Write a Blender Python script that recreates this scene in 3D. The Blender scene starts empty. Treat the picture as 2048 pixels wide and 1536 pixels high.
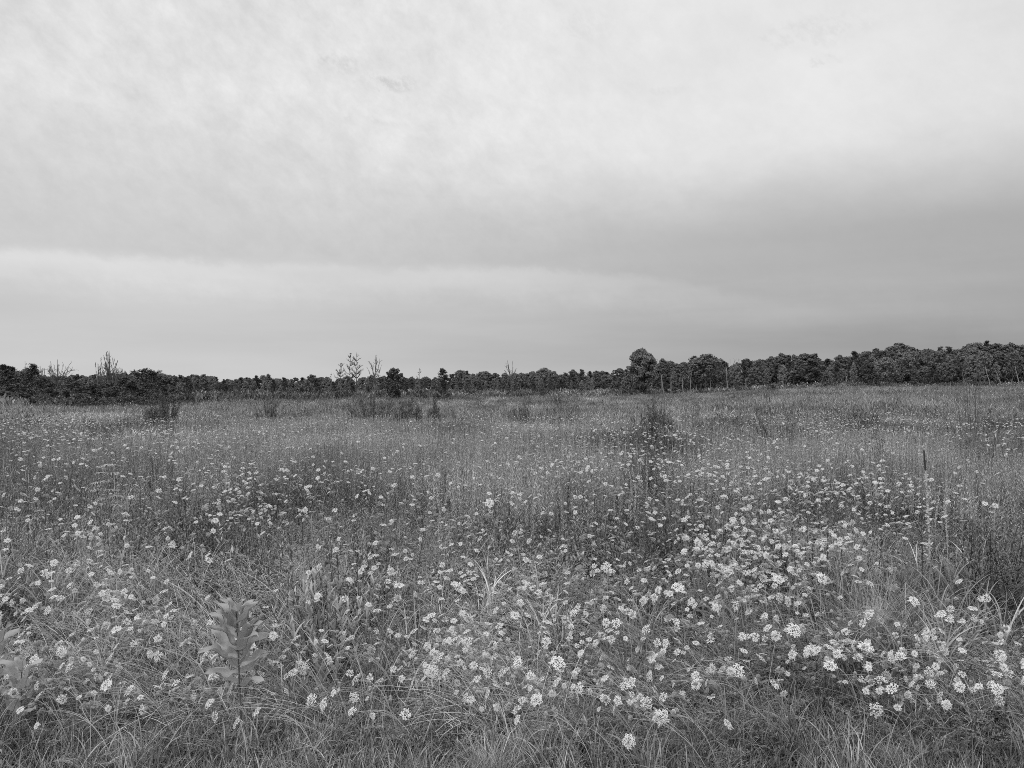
import bpy, math, numpy as np
from mathutils import Vector, Matrix, Quaternion
S = bpy.context.scene
C = S.collection
PI = math.pi
rng = np.random.default_rng(7)

# ------------------------------------------------------------------ camera
CAM_H = 2.2
F = 1593.0                      # focal length in pixels of the 2048 px wide photo (28 mm on 36 mm)
cd = bpy.data.cameras.new('camera'); cam = bpy.data.objects.new('camera', cd); C.objects.link(cam)
cd.lens = 28; cd.sensor_width = 36; cd.clip_start = 0.05; cd.clip_end = 6000
cam.location = (0, 0, CAM_H); cam.rotation_euler = (math.radians(90), 0, 0)
S.camera = cam
S.cycles.use_denoising = False; S.cycles.filter_width = 0.9
S.cycles.max_bounces = 5; S.cycles.diffuse_bounces = 3; S.cycles.glossy_bounces = 2; S.cycles.transmission_bounces = 3

# ------------------------------------------------------------------ colour management
S.view_settings.view_transform = 'Standard'; S.view_settings.look = 'None'
S.view_settings.exposure = 0.0; S.view_settings.gamma = 1.0; S.view_settings.use_curve_mapping = False

# ------------------------------------------------------------------ world: overcast sky
SUN_EL, SUN_AZ = math.radians(46), math.radians(-148)
W = bpy.data.worlds.new('World'); S.world = W; W.use_nodes = True
nt = W.node_tree; nt.nodes.clear()
def N(tree, t, **kw):
    n = tree.nodes.new(t)
    for k, v in kw.items(): setattr(n, k, v)
    return n
def plug(tree, sock, v):
    if isinstance(v, bpy.types.NodeSocket): tree.links.new(v, sock)
    else: sock.default_value = v
def M(tree, op, a, b=0.0, c=None):
    n = N(tree, 'ShaderNodeMath', operation=op); plug(tree, n.inputs[0], a)
    if op not in ('ARCSINE', 'SINE', 'ABSOLUTE', 'SQRT', 'EXPONENT'): plug(tree, n.inputs[1], b)
    if c is not None: plug(tree, n.inputs[2], c)
    return n.outputs[0]
def SS(tree, v, lo, hi, a=0.0, b=1.0):
    n = N(tree, 'ShaderNodeMapRange', interpolation_type='SMOOTHSTEP'); plug(tree, n.inputs[0], v)
    for i, q in enumerate((lo, hi, a, b)): plug(tree, n.inputs[i+1], q)
    return n.outputs[0]
def MIX(tree, f, a, b):
    return M(tree, 'ADD', M(tree, 'MULTIPLY', a, M(tree, 'SUBTRACT', 1.0, f)), M(tree, 'MULTIPLY', b, f))
def build_sky():
    T = nt
    tc = N(T, 'ShaderNodeTexCoord'); sep = N(T, 'ShaderNodeSeparateXYZ'); T.links.new(tc.outputs['Generated'], sep.inputs[0])
    x, y, z = sep.outputs
    az = M(T, 'ARCTAN2', x, y); el = M(T, 'ARCSINE', z)
    zz = M(T, 'ADD', M(T, 'MAXIMUM', z, 0.0), 0.10)
    cx = M(T, 'DIVIDE', x, zz); cy = M(T, 'DIVIDE', y, zz)
    comb = N(T, 'ShaderNodeCombineXYZ'); T.links.new(cx, comb.inputs[0]); T.links.new(cy, comb.inputs[1])
    def noise(scale, det=5, rough=.55, vec=comb.outputs[0], sc=(1, 1, 1), rot=0.0, dist=0.0):
        mp = N(T, 'ShaderNodeMapping'); T.links.new(vec, mp.inputs[0]); mp.inputs['Scale'].default_value = sc
        mp.inputs['Rotation'].default_value = (0, 0, rot)
        n = N(T, 'ShaderNodeTexNoise'); T.links.new(mp.outputs[0], n.inputs['Vector'])
        n.inputs['Scale'].default_value = scale; n.inputs['Detail'].default_value = det
        n.inputs['Roughness'].default_value = rough; n.inputs['Distortion'].default_value = dist
        return M(T, 'SUBTRACT', n.outputs[0], 0.5)
    n_big = noise(0.55, 3); n_mid = noise(1.6, 6, .6, dist=.6); n_fine = None
    ae = N(T, 'ShaderNodeCombineXYZ'); T.links.new(az, ae.inputs[0]); T.links.new(el, ae.inputs[1])
    n_edge = noise(7, 5, .6, ae.outputs[0], (1, 2.2, 1)); n_str = noise(3, 4, .5, ae.outputs[0], (1, 9, 1))
    n_spot = noise(5.5, 5, .5, ae.outputs[0], (1, 2.6, 1), rot=.1)
    dg = N(T, 'ShaderNodeCombineXYZ'); T.links.new(M(T, 'SUBTRACT', M(T, 'MULTIPLY', az, .80), M(T, 'MULTIPLY', el, .6)), dg.inputs[0]); T.links.new(M(T, 'ADD', M(T, 'MULTIPLY', az, .6), M(T, 'MULTIPLY', el, .8)), dg.inputs[1])
    n_wisp = noise(34, 7, .68, dg.outputs[0], (.85, 1.15, 1), dist=.15); n_fine = noise(10, 6, .62, dg.outputs[0], (.75, 1.2, 1), dist=.2); n_puff = noise(75, 5, .65, dg.outputs[0], (.8, 1.2, 1))
    a = SS(T, az, -0.42, 0.60)
    upper = M(T, 'ADD', M(T, 'ADD', SS(T, az, -.6, .1, .73, .79), SS(T, az, .3, .65, 0, -.05)), M(T, 'MULTIPLY', n_big, .06))
    wis = SS(T, az, .3, -.2, .3, 1.0)
    upper = M(T, 'ADD', upper, M(T, 'MULTIPLY', n_mid, .12))
    upper = M(T, 'ADD', upper, M(T, 'MULTIPLY', M(T, 'MULTIPLY', n_fine, .25), wis))
    upper = M(T, 'ADD', upper, M(T, 'MULTIPLY', M(T, 'MULTIPLY', n_wisp, .31), wis))
    upper = M(T, 'ADD', upper, M(T, 'MULTIPLY', SS(T, n_spot, .19, .3), -.09))
    for wx, wy, rx, ry, am in ((688, 130, 46, 19, .11), (785, 168, 62, 15, .15), (1640, 62, 110, 28, .06), (1345, 180, 50, 10, .035), (1650, 118, 30, 7, .07), (1180, 55, 60, 30, .05), (750, 243, 60, 9, .06)):
        u_, v_ = (wx-1024)/F, (768-wy)/F; A_, E_ = math.atan(u_), math.atan(v_/math.sqrt(1+u_*u_))
        dx = M(T, 'MULTIPLY', M(T, 'SUBTRACT', M(T, 'ADD', az, M(T, 'MULTIPLY', n_puff, .05)), A_), F/rx*.9); dy = M(T, 'MULTIPLY', M(T, 'SUBTRACT', M(T, 'ADD', el, M(T, 'MULTIPLY', n_wisp, .03)), E_), F/ry*.9)
        q = M(T, 'ADD', M(T, 'MULTIPLY', dx, dx), M(T, 'MULTIPLY', dy, dy))
        upper = M(T, 'SUBTRACT', upper, M(T, 'MULTIPLY', M(T, 'MULTIPLY', SS(T, q, 1.3, 0), SS(T, M(T, 'ADD', n_puff, M(T, 'MULTIPLY', n_wisp, .6)), -.12, .16)), am))
    mid = M(T, 'ADD', M(T, 'SUBTRACT', .60, M(T, 'MULTIPLY', a, .18)), M(T, 'MULTIPLY', M(T, 'MULTIPLY', n_wisp, .10), wis))
    low = M(T, 'SUBTRACT', M(T, 'ADD', .585, M(T, 'MULTIPLY', n_edge, .04)), M(T, 'MULTIPLY', a, .20))
    elw = M(T, 'ADD', el, M(T, 'MULTIPLY', n_edge, SS(T, az, 0, .4, .07, .035)))
    up = SS(T, elw, SS(T, az, -.5, .4, .135, .165), SS(T, az, -.5, .3, .35, .295))
    v = MIX(T, up, mid, upper)
    # lower edge of the grey sheet with its pale fringe
    ee = M(T, 'ADD', el, M(T, 'ADD', M(T, 'MULTIPLY', n_edge, .034), M(T, 'MULTIPLY', n_wisp, .03)))
    line = M(T, 'SUBTRACT', M(T, 'ADD', .141, M(T, 'MULTIPLY', M(T, 'MAXIMUM', az, 0.0), -.022)), M(T, 'MULTIPLY', M(T, 'POWER', M(T, 'MAXIMUM', az, 0.0), 2.0), .33))
    d = M(T, 'SUBTRACT', ee, line)
    wd = SS(T, az, -.1, .4, .008, .05)
    lowf = SS(T, d, wd, M(T, 'MULTIPLY', wd, -.6))
    v = MIX(T, lowf, v, low)
    fr = M(T, 'MULTIPLY', SS(T, d, .010, -.006), SS(T, d, -.055, -.004))
    fr = M(T, 'MULTIPLY', fr, SS(T, az, .5, -.05, 0, 1))
    v = M(T, 'ADD', v, M(T, 'MULTIPLY', fr, M(T, 'ADD', .11, M(T, 'MULTIPLY', n_big, .25))))
    v = M(T, 'ADD', v, M(T, 'MULTIPLY', M(T, 'MULTIPLY', n_str, .085), SS(T, el, .24, .1)))
    # darker long cloud low at centre right
    dk = M(T, 'MULTIPLY', SS(T, el, .012, .03), SS(T, M(T, 'ADD', el, M(T, 'MULTIPLY', n_str, .02)), .085, .045))
    v = M(T, 'ADD', v, M(T, 'MULTIPLY', M(T, 'MULTIPLY', dk, SS(T, az, -.45, .1)), -.045))
    v = M(T, 'ADD', v, M(T, 'MULTIPLY', SS(T, el, .03, -.005), SS(T, az, .1, .4, .0, .02)))
    v = M(T, 'SUBTRACT', v, M(T, 'MULTIPLY', SS(T, az, .3, .65), SS(T, el, .2, .06, 0, .05)))
    v = M(T, 'ADD', v, M(T, 'MULTIPLY', M(T, 'MULTIPLY', n_str, .05), SS(T, el, .16, .1)))
    v = M(T, 'MULTIPLY', v, SS(T, el, .5, .95, 1.0, 1.75))       # an overcast sky is brightest overhead
    sky = N(T, 'ShaderNodeTexSky', sky_type='NISHITA', sun_disc=False)
    sky.sun_elevation = SUN_EL; sky.sun_rotation = SUN_AZ
    bw = N(T, 'ShaderNodeRGBToBW'); T.links.new(sky.outputs[0], bw.inputs[0])
    tot = M(T, 'ADD', M(T, 'MULTIPLY', v, 9.85), M(T, 'MULTIPLY', bw.outputs[0], .03))
    bg = N(T, 'ShaderNodeBackground'); bg.inputs['Strength'].default_value = 0.1
    T.links.new(tot, bg.inputs['Color'])
    out = N(T, 'ShaderNodeOutputWorld'); T.links.new(bg.outputs[0], out.inputs[0])
build_sky()
sl = bpy.data.lights.new('sun', 'SUN'); sl.energy = 1.5; sl.angle = math.radians(14); sl.color = (1, 1, 1)
sun = bpy.data.objects.new('sun', sl); C.objects.link(sun)
sd = Vector((math.sin(SUN_AZ)*math.cos(SUN_EL), math.cos(SUN_AZ)*math.cos(SUN_EL), math.sin(SUN_EL)))
sun.rotation_euler = sd.to_track_quat('Z', 'Y').to_euler()
sun.location = sd*40

# ------------------------------------------------------------------ helpers
def sstep(a, b, v):
    t = np.clip((np.asarray(v, float)-a)/(b-a), 0, 1); return t*t*(3-2*t)
def ground(x, y):
    x = np.asarray(x, float); y = np.asarray(y, float)
    u = x/np.maximum(y, 8.0)
    A = -0.80 + 0.10*sstep(.05, .2, u) + 1.42*sstep(.20, .43, u)
    k = sstep(.15, .35, u)
    g = A*(k*sstep(12, 150, y)+(1-k)*sstep(12, 75, y))
    g = g + 0.05*np.sin(x*.9+1)*np.sin(y*.7) * sstep(2, 6, y) + .10*np.sin(x*.13)*np.cos(y*.11+.5)*sstep(10, 40, y)
    return g
def canopy(x, y):                                 # height of the top of the herbage above the ground
    y = np.asarray(y, float)
    return np.interp(y, [3.5, 4.3, 5.0, 6.0, 7.5, 10, 14, 40], [.12, .2, .42, .62, .78, .95, 1.05, 1.0])
def depth_at(px, py, h=None, up=0.0):                     # distance of a point of the herbage seen at a pixel
    Y = 10.0
    for _ in range(40):
        x = (px-1024)/F*Y
        hh = canopy(x, Y)+up if h is None else h
        Y = .5*Y + .5*max(3.6, min(200, F*(CAM_H-ground(x, Y)-hh)/max(py-768, 4)))
    return float(Y)
def X(px, Y): return (px-1024)/F*Y
def Z(py, Y): return CAM_H-(py-768)/F*Y
def tag(o, label=None, cat=None, group=None, kind=None):
    if label: o['label'] = label
    if cat: o['category'] = cat
    if group: o['group'] = group
    if kind: o['kind'] = kind
    return o
class MB:
    """collects quads and triangles, then links them as one mesh"""
    def __init__(s): s.v = []; s.q = []; s.m = []; s.a = []; s.n = 0
    def add(s, verts, faces, mi=0, val=None):
        verts = np.asarray(verts, np.float32).reshape(-1, 3); faces = np.asarray(faces, np.int64).reshape(-1, 4)
        s.v.append(verts); s.q.append(faces+s.n); s.m.append(np.full(len(faces), mi, np.int32))
        if val is None: val = rng.random()
        s.a.append(np.broadcast_to(np.asarray(val, np.float32), (len(verts),)) if np.ndim(val) < 1 else np.asarray(val, np.float32))
        s.n += len(verts)
    def mesh(s, name, mats, smooth=False):
        V = np.concatenate(s.v); Q = np.concatenate(s.q); MI = np.concatenate(s.m); A = np.concatenate(s.a)
        me = bpy.data.meshes.new(name); me.vertices.add(len(V)); me.vertices.foreach_set('co', V.ravel())
        tri = Q[:, 2] == Q[:, 3]
        cnt = np.where(tri, 3, 4)
        loops = Q.ravel()[np.ravel(np.stack([np.ones(len(Q), bool)]*3+[~tri], 1))]
        me.loops.add(len(loops)); me.loops.foreach_set('vertex_index', loops.astype(np.int32))
        me.polygons.add(len(Q)); st = np.concatenate([[0], np.cumsum(cnt)[:-1]])
        me.polygons.foreach_set('loop_start', st.astype(np.int32)); me.polygons.foreach_set('loop_total', cnt.astype(np.int32))
        me.polygons.foreach_set('material_index', MI)
        if smooth: me.polygons.foreach_set('use_smooth', np.ones(len(Q), bool))
        at = me.attributes.new('leafv', 'FLOAT', 'POINT'); at.data.foreach_set('value', A)
        for m in mats: me.materials.append(m)
        me.update(calc_edges=True); me.validate(); return me
    def build(s, name, mats, parent=None, loc=None, smooth=False):
        if not isinstance(mats, (list, tuple)): mats = [mats]
        o = bpy.data.objects.new(name, s.mesh(name, mats, smooth)); C.objects.link(o)
        if parent: o.parent = parent
        if loc is not None: o.location = loc
        return o
def nrm(v): return v/np.maximum(np.linalg.norm(v, axis=-1, keepdims=True), 1e-9)
def blades(mb, base, az, th0, th1, L, w, k=5, mi=0, tip=.08, prof=None, twist=0.0, val=None, p=1.3, fold=0):
    """n curved ribbons: base nx3, heading az, lean from vertical th0 at foot to th1 at tip"""
    base = np.asarray(base, float); n = len(base)
    az, th0, th1, L, w = [np.broadcast_to(np.asarray(q, float), (n,)) for q in (az, th0, th1, L, w)]
    t = np.linspace(0, 1, k+1)
    th = th0[:, None]+(th1-th0)[:, None]*t[None]**p
    tm = .5*(th[:, 1:]+th[:, :-1]); st = (L/k)[:, None]
    hx = np.concatenate([np.zeros((n, 1)), np.cumsum(np.sin(tm)*st, 1)], 1)
    hz = np.concatenate([np.zeros((n, 1)), np.cumsum(np.cos(tm)*st, 1)], 1)
    P = np.stack([base[:, None, 0]+hx*np.cos(az)[:, None], base[:, None, 1]+hx*np.sin(az)[:, None], base[:, None, 2]+hz], -1)
    if prof is None: prof = np.interp(t, [0, .3, .7, 1], [.6, 1, .7, tip])
    tw = (rng.random(n)-.5)*2*twist
    side = np.stack([-np.sin(az+tw), np.cos(az+tw), np.zeros(n)], -1)
    side = nrm(side + np.stack([np.zeros(n), np.zeros(n), (rng.random(n)-.5)*twist], -1))
    wd = (w[:, None]*prof[None])[..., None]*side[:, None]*.5
    if val is None: val = rng.random(n)**1.8*1.4
    if fold:
        up = np.array([0, 0, 1.])*(w[:, None]*prof[None])[..., None]*fold
        V = np.stack([P-wd+up, P, P+wd+up], 2).reshape(-1, 3)
        b = np.arange(n)[:, None]*(k+1)*3+np.arange(k)[None]*3
        Q = np.concatenate([np.stack([b+j, b+j+1, b+j+4, b+j+3], -1).reshape(-1, 4) for j in (0, 1)])
        mb.add(V, Q, mi, np.repeat(val, (k+1)*3))
    else:
        V = np.stack([P-wd, P+wd], 2).reshape(-1, 3)
        b = np.arange(n)[:, None]*(k+1)*2+np.arange(k)[None]*2
        Q = np.stack([b, b+1, b+3, b+2], -1).reshape(-1, 4)
        mb.add(V, Q, mi, np.repeat(val, (k+1)*2))
    return P
def tube(mb, P, r0, r1, sides=4, mi=0, val=None):
    P = np.asarray(P, float); n = len(P)
    T = nrm(np.gradient(P, axis=0)); ref = np.array([.3, 1, .1]) if abs(T[0, 2]) > .5 else np.array([0, 0, 1.])
    A = nrm(np.cross(T, ref)); B = np.cross(T, A)
    r = np.linspace(r0, r1, n)[:, None, None]; a = np.linspace(0, 2*PI, sides, endpoint=False)[None, :, None]
    V = P[:, None]+r*(np.cos(a)*A[:, None]+np.sin(a)*B[:, None])
    i = np.arange(n-1)[:, None]*sides; j = np.arange(sides)[None]; jn = (j+1) % sides
    Q = np.stack([i+j, i+jn, i+sides+jn, i+sides+j], -1).reshape(-1, 4)
    mb.add(V.reshape(-1, 3), Q, mi, val)
def leafquads(mb, cen, size, nrmdir=None, mi=0, asp=.6, val=None, jitter=1.0):
    """n small rhombic leaves with random facing"""
    cen = np.asarray(cen, float); n = len(cen)
    d = rng.normal(size=(n, 3)); d = nrm(d)
    if nrmdir is not None: d = nrm(nrmdir+d*jitter)
    a = nrm(np.cross(d, rng.normal(size=(n, 3)))); b = np.cross(d, a)
    s = np.broadcast_to(np.asarray(size, float), (n,))[:, None]
    V = np.stack([cen-a*s, cen-b*s*asp, cen+a*s, cen+b*s*asp], 1).reshape(-1, 3)
    Q = np.arange(n*4).reshape(-1, 4)
    mb.add(V, Q, mi, np.repeat(rng.random(n) if val is None else val, 4))
def bez(a, b, c, n=9):
    t = np.linspace(0, 1, n)[:, None]; a, b, c = [np.asarray(q, float) for q in (a, b, c)]
    return (1-t)**2*a+2*t*(1-t)*b+t*t*c

# ------------------------------------------------------------------ materials (black and white place: all neutral greys)
def mat(name, base, var=.5, leafvar=.6, transl=.3, rough=.55, nscale=.35, nvar=.5, spec=.3, bump=0):
    m = bpy.data.materials.new(name); m.use_nodes = True; T = m.node_tree; T.nodes.clear()
    oi = N(T, 'ShaderNodeObjectInfo'); geo = N(T, 'ShaderNodeNewGeometry')
    at = N(T, 'ShaderNodeAttribute', attribute_name='leafv'); ti = N(T, 'ShaderNodeAttribute', attribute_name='tone', attribute_type='INSTANCER')
    nz = N(T, 'ShaderNodeTexNoise'); T.links.new(geo.outputs['Position'], nz.inputs['Vector'])
    nz.inputs['Scale'].default_value = nscale; nz.inputs['Detail'].default_value = 4
    f = M(T, 'ADD', 1.0, M(T, 'MULTIPLY', M(T, 'SUBTRACT', oi.outputs['Random'], .5), var))
    f = M(T, 'MULTIPLY', f, M(T, 'ADD', 1.0, M(T, 'MULTIPLY', M(T, 'SUBTRACT', at.outputs['Fac'], .5), leafvar)))
    f = M(T, 'MULTIPLY', f, M(T, 'ADD', 1.0, M(T, 'MULTIPLY', M(T, 'SUBTRACT', nz.outputs[0], .5), nvar*2)))
    f = M(T, 'MULTIPLY', f, M(T, 'ADD', 1.0, ti.outputs['Fac']))
    col = M(T, 'MINIMUM', M(T, 'MULTIPLY', f, base*1.0), .86)
    pb = N(T, 'ShaderNodeBsdfPrincipled'); T.links.new(col, pb.inputs['Base Color'])
    pb.inputs['Roughness'].default_value = rough; pb.inputs['Specular IOR Level'].default_value = spec
    if bump:
        bn = N(T, 'ShaderNodeTexNoise'); bn.inputs['Scale'].default_value = bump; bn.inputs['Detail'].default_value = 6
        T.links.new(geo.outputs['Position'], bn.inputs['Vector'])
        bp = N(T, 'ShaderNodeBump'); bp.inputs['Distance'].default_value = .02; T.links.new(bn.outputs[0], bp.inputs['Height']); T.links.new(bp.outputs[0], pb.inputs['Normal'])
    out = N(T, 'ShaderNodeOutputMaterial')
    if transl:
        tr = N(T, 'ShaderNodeBsdfTranslucent'); T.links.new(col, tr.inputs[0])
        mx = N(T, 'ShaderNodeMixShader'); mx.inputs[0].default_value = transl
        T.links.new(pb.outputs[0], mx.inputs[1]); T.links.new(tr.outputs[0], mx.inputs[2]); T.links.new(mx.outputs[0], out.inputs[0])
    else: T.links.new(pb.outputs[0], out.inputs[0])
    return m
M_grass = mat('grass_blade', .285, .4, 1.1, .2, rough=.42, spec=.5)
M_dry = mat('dry_grass', .28, .3, .6)
M_turf = mat('turf_blade', .24, .3, 1.1, .2, rough=.45, spec=.45)
M_spire = mat('goldenrod_spire', .50, .4, .8, rough=.6)
M_gold = mat('goldenrod_leaf', .265, .35, .9, .22, rough=.5)
M_forb = mat('forb_leaf', .19, .4, .9, .22, rough=.45, spec=.45)
M_dark = mat('dark_stem', .05, .3, .5, 0)
M_stem = mat('pale_stem', .38, .3, .6, .1)
M_petal = mat('white_petal', .84, .12, .15, .25, .7, 2.0, .05)
M_nest = mat('seed_head', .48, .3, .6, .1, .7)
M_milk = mat('milkweed_leaf', .48, .1, .15, .35, .5, 5, .1)
M_willow = mat('willow_leaf', .135, .3, .6, .2)
M_twig = mat('bare_twig', .10, .3, .4, 0)
M_bark = mat('bark', .13, .5, .4, 0, .9, 3, .5)
M_barkpale = mat('pale_bark', .24, .5, .4, 0, .9, 3, .4)
M_snag = mat('bleached_wood', .15, .3, .3, 0, .9, 3, .3)
M_crown = mat('broadleaf_crown', .135, .75, .5, .2, .6, .5, .35)
M_crownpale = mat('pale_crown', .19, .5, .5, .25, .6, .5, .3)
M_pine = mat('pine_needles', .078, .4, .5, .1, .6, .5, .35)
M_soil = mat('soil', .045, 0, 0, 0, .95, 1.5, .6, .1, 30)
M_mull = mat('woolly_stem', .5, 0, .3, .1, .9, 8, .2)

# ------------------------------------------------------------------ ground
def build_ground():
    ys = np.concatenate([np.linspace(-30, 30, 121)[:-1], np.geomspace(30, 3000, 90)])
    us = np.linspace(-1, 1, 161); V = []
    for y in ys:
        half = 60+max(y, 0)*1.3
        xs = np.sign(us)*np.abs(us)**1.4*half
        V.append(np.stack([xs, np.full_like(xs, y), ground(xs, np.full_like(xs, y))], -1))
    V = np.array(V); n, m = V.shape[:2]
    i = np.arange(n-1)[:, None]*m; j = np.arange(m-1)[None]
    Q = np.stack([i+j, i+j+1, i+m+j+1, i+m+j], -1).reshape(-1, 4)
    mb = MB(); mb.add(V.reshape(-1, 3), Q, 0, .5)
    tag(mb.build('ground', M_soil, smooth=True), kind='structure')
build_ground()

# ------------------------------------------------------------------ scattered ground cover (uncountable): geometry nodes on points
def scatter_object(name, label, cat, protos, pts, rot, scl, idx, tone):
    col = bpy.data.collections.new(name+'_kinds')
    for i, me in enumerate(protos):
        o = bpy.data.objects.new('%s_kind_%s' % (name, 'abcdefghijkl'[i]), me); col.objects.link(o)
    me = bpy.data.meshes.new(name); me.vertices.add(len(pts)); me.vertices.foreach_set('co', np.asarray(pts, np.float32).ravel())
    for nm, ty, arr, key in (('rot', 'FLOAT_VECTOR', rot, 'vector'), ('scl', 'FLOAT', scl, 'value'), ('idx', 'INT', idx, 'value'), ('tone', 'FLOAT', tone, 'value')):
        a = me.attributes.new(nm, ty, 'POINT'); a.data.foreach_set(key, np.asarray(arr, np.int32 if ty == 'INT' else np.float32).ravel())
    me.update()
    ob = bpy.data.objects.new(name, me); C.objects.link(ob)
    g = bpy.data.node_groups.new(name+'_nodes', 'GeometryNodeTree')
    g.interface.new_socket('Geometry', in_out='INPUT', socket_type='NodeSocketGeometry')
    g.interface.new_socket('Geometry', in_out='OUTPUT', socket_type='NodeSocketGeometry')
    gi = g.nodes.new('NodeGroupInput'); go = g.nodes.new('NodeGroupOutput')
    ci = g.nodes.new('GeometryNodeCollectionInfo'); ci.inputs['Collection'].default_value = col
    ci.inputs['Separate Children'].default_value = True; ci.inputs['Reset Children'].default_value = True
    ip = g.nodes.new('GeometryNodeInstanceOnPoints'); ip.inputs['Pick Instance'].default_value = True
    def attr(nm, dt):
        a = g.nodes.new('GeometryNodeInputNamedAttribute'); a.data_type = dt; a.inputs['Name'].default_value = nm; return a.outputs['Attribute']
    L = g.links.new
    L(gi.outputs[0], ip.inputs['Points']); L(ci.outputs[0], ip.inputs['Instance'])
    L(attr('idx', 'INT'), ip.inputs['Instance Index'])
    er = g.nodes.new('FunctionNodeEulerToRotation'); L(attr('rot', 'FLOAT_VECTOR'), er.inputs[0]); L(er.outputs[0], ip.inputs['Rotation'])
    L(attr('scl', 'FLOAT'), ip.inputs['Scale']); L(ip.outputs[0], go.inputs[0])
    md = ob.modifiers.new('scatter', 'NODES'); md.node_group = g
    tag(ob, label, cat, kind='stuff'); return ob

# ---- prototype clumps
def clumpy(x, y, lo=.12): return lo+(1-lo)*sstep(.38, .6, lump(x, y, 4.6, 31))
def p_turf():
    mb = MB(); n = 75
    b = np.c_[rng.normal(0, .09, (n, 2)), np.zeros(n)]
    blades(mb, b, rng.random(n)*2*PI, rng.random(n)*.4, .4+rng.random(n)*1.3, .08+rng.random(n)*.17, .004+rng.random(n)*.004, 4, 0, twist=1)
    return mb.mesh('turf', [M_turf])
def p_fine(h=.5, n=52, spread=.08, w=.0045, bend=1.4, dry=.12):
    mb = MB()
    b = np.c_[rng.normal(0, spread, (n, 2)), np.zeros(n)]
    d = int(n*dry)
    for m_, s_ in ((0, slice(d, n)), (1, slice(0, d))):
        k = len(b[s_])
        if k: blades(mb, b[s_], rng.random(k)*2*PI, rng.random(k)*.3, .3+rng.random(k)*bend, h*(.55+rng.random(k)*.6), w*(.7+rng.random(k)*.7), 6, m_, twist=1)
    return mb.mesh('fine_grass', [M_grass, M_dry])
def p_broad(h=.6, n=18, w=.010, dry=2):
    mb = MB(); b = np.c_[rng.normal(0, .05, (n, 2)), rng.random(n)*.1]
    blades(mb, b, rng.random(n)*2*PI, rng.random(n)*.35, .9+rng.random(n)*1.5, h*(.6+rng.random(n)*.6), w*(.7+rng.random(n)*.7), 8, 0, twist=.9, p=1.9, fold=.22)
    if dry: blades(mb, b[:dry], rng.random(dry)*2*PI, .2, 1.0+rng.random(dry), h*1.1, w*.6, 7, 1, twist=.8)
    return mb.mesh('broad_grass', [M_grass, M_dry])
def p_seedgrass(h=.9, n=9):
    mb = MB(); b = np.c_[rng.normal(0, .06, (n, 2)), np.zeros(n)]
    P = blades(mb, b, rng.random(n)*2*PI, .02+rng.random(n)*.2, .1+rng.random(n)*.5, h*(.7+rng.random(n)*.4), .0025, 6, 0, tip=.5, twist=1)
    for i in range(n):
        q = P[i]; m = 14; t = rng.random(m)*.9; tip = q[-2][None]+(q[-1]-q[-2])[None]*t[:, None]
        blades(mb, tip, rng.random(m)*2*PI, .3, .8, .02+.02*rng.random(m), .003, 2, 0, twist=1)
    blades(mb, b.repeat(3, 0), rng.random(n*3)*2*PI, .2, 1.4, .3+.2*rng.random(n*3), .005, 5, 0, twist=1)
    return mb.mesh('seed_grass', [M_dry])
def leafy_stem(mb, base, az, lean, h, nl, ll, lw, mi_leaf=0, mi_stem=1, droop=1.5, bot=.15, topscale=.45, r=.003):
    P = blades(MB(), [base], az, lean*.4, lean, h, .001, 8)[0]
    tube(mb, P, r, r*.5, 3, mi_stem)
    t = np.sort(bot+rng.random(nl)*(1-bot)); i = np.minimum((t*8).astype(int), 7); f = (t*8-i)[:, None]
    q = P[i]*(1-f)+P[i+1]*f
    s = np.interp(t, [bot, .5, 1], [.8, 1, topscale])
    a = np.arange(nl)*2.4+rng.random(nl)*.6
    blades(mb, q, a, np.interp(t, [0, .8, 1], [1.0, .7, .25])+rng.normal(0, .15, nl), np.interp(t, [0, 1], [droop+.5, droop*.6])+rng.normal(0, .2, nl),
           ll*s*(.7+rng.random(nl)*.6), lw*s, 3, mi_leaf, prof=np.array([.35, 1, .75, .06]), twist=.5)
def p_gold(h=1.0, n=5, spread=.16, nl=44, ll=.075, lw=.012):
    mb = MB()
    for i in range(n):
        leafy_stem(mb, [*rng.normal(0, spread, 2), 0], rng.random()*6.3, rng.random()*.18, h*(.75+rng.random()*.3), nl, ll, lw)
    return mb.mesh('goldenrod', [M_gold, M_forb])
def p_spire(h=1.08, n=6):
    mb = MB()
    for i in range(n): leafy_stem(mb, [*rng.normal(0, .17, 2), 0], rng.random()*6.3, rng.random()*.12, h*(.75+rng.random()*.3), 64, .045, .010, 0, 1, .25, .45, .5)
    return mb.mesh('goldenrod_spires', [M_spire, M_gold])
def p_forb(h=.5, n=5):
    mb = MB()
    for i in range(n): leafy_stem(mb, [*rng.normal(0, .09, 2), 0], rng.random()*6.3, rng.random()*.5, h*(.6+rng.random()*.5), 18, .06, .022, droop=1.6)
    return mb.mesh('forb', [M_forb, M_dark])
def p_fern(h=.45, n=7):                           # finely cut wild carrot foliage
    mb = MB()
    for i in range(n):
        P = blades(MB(), [[*rng.normal(0, .05, 2), 0]], rng.random()*6.3, .2+rng.random()*.4, 1.0+rng.random()*.8, h*(.6+rng.random()*.5), .001, 10)[0]
        tube(mb, P, .0016, .0008, 3, 1)
        for j in range(3, 11):
            L = .09*(1.15-j/11); m = 9
            for s in (-1, 1):
                t = P[j]-P[j-1]; a = math.atan2(t[1], t[0])+s*1.2
                Q = blades(mb, [P[j]], a, 1.3, 1.5, L, .002, 5, 0, twist=.5)[0]
                k = rng.integers(1, 6, m); blades(mb, Q[k], a+rng.choice([-1, 1], m)*(.6+rng.random(m)*.5), 1.0+rng.random(m), 1.4, L*.4, .0062, 2, 0, twist=1)
    return mb.mesh('cut_foliage', [M_gold, M_stem])
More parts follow.
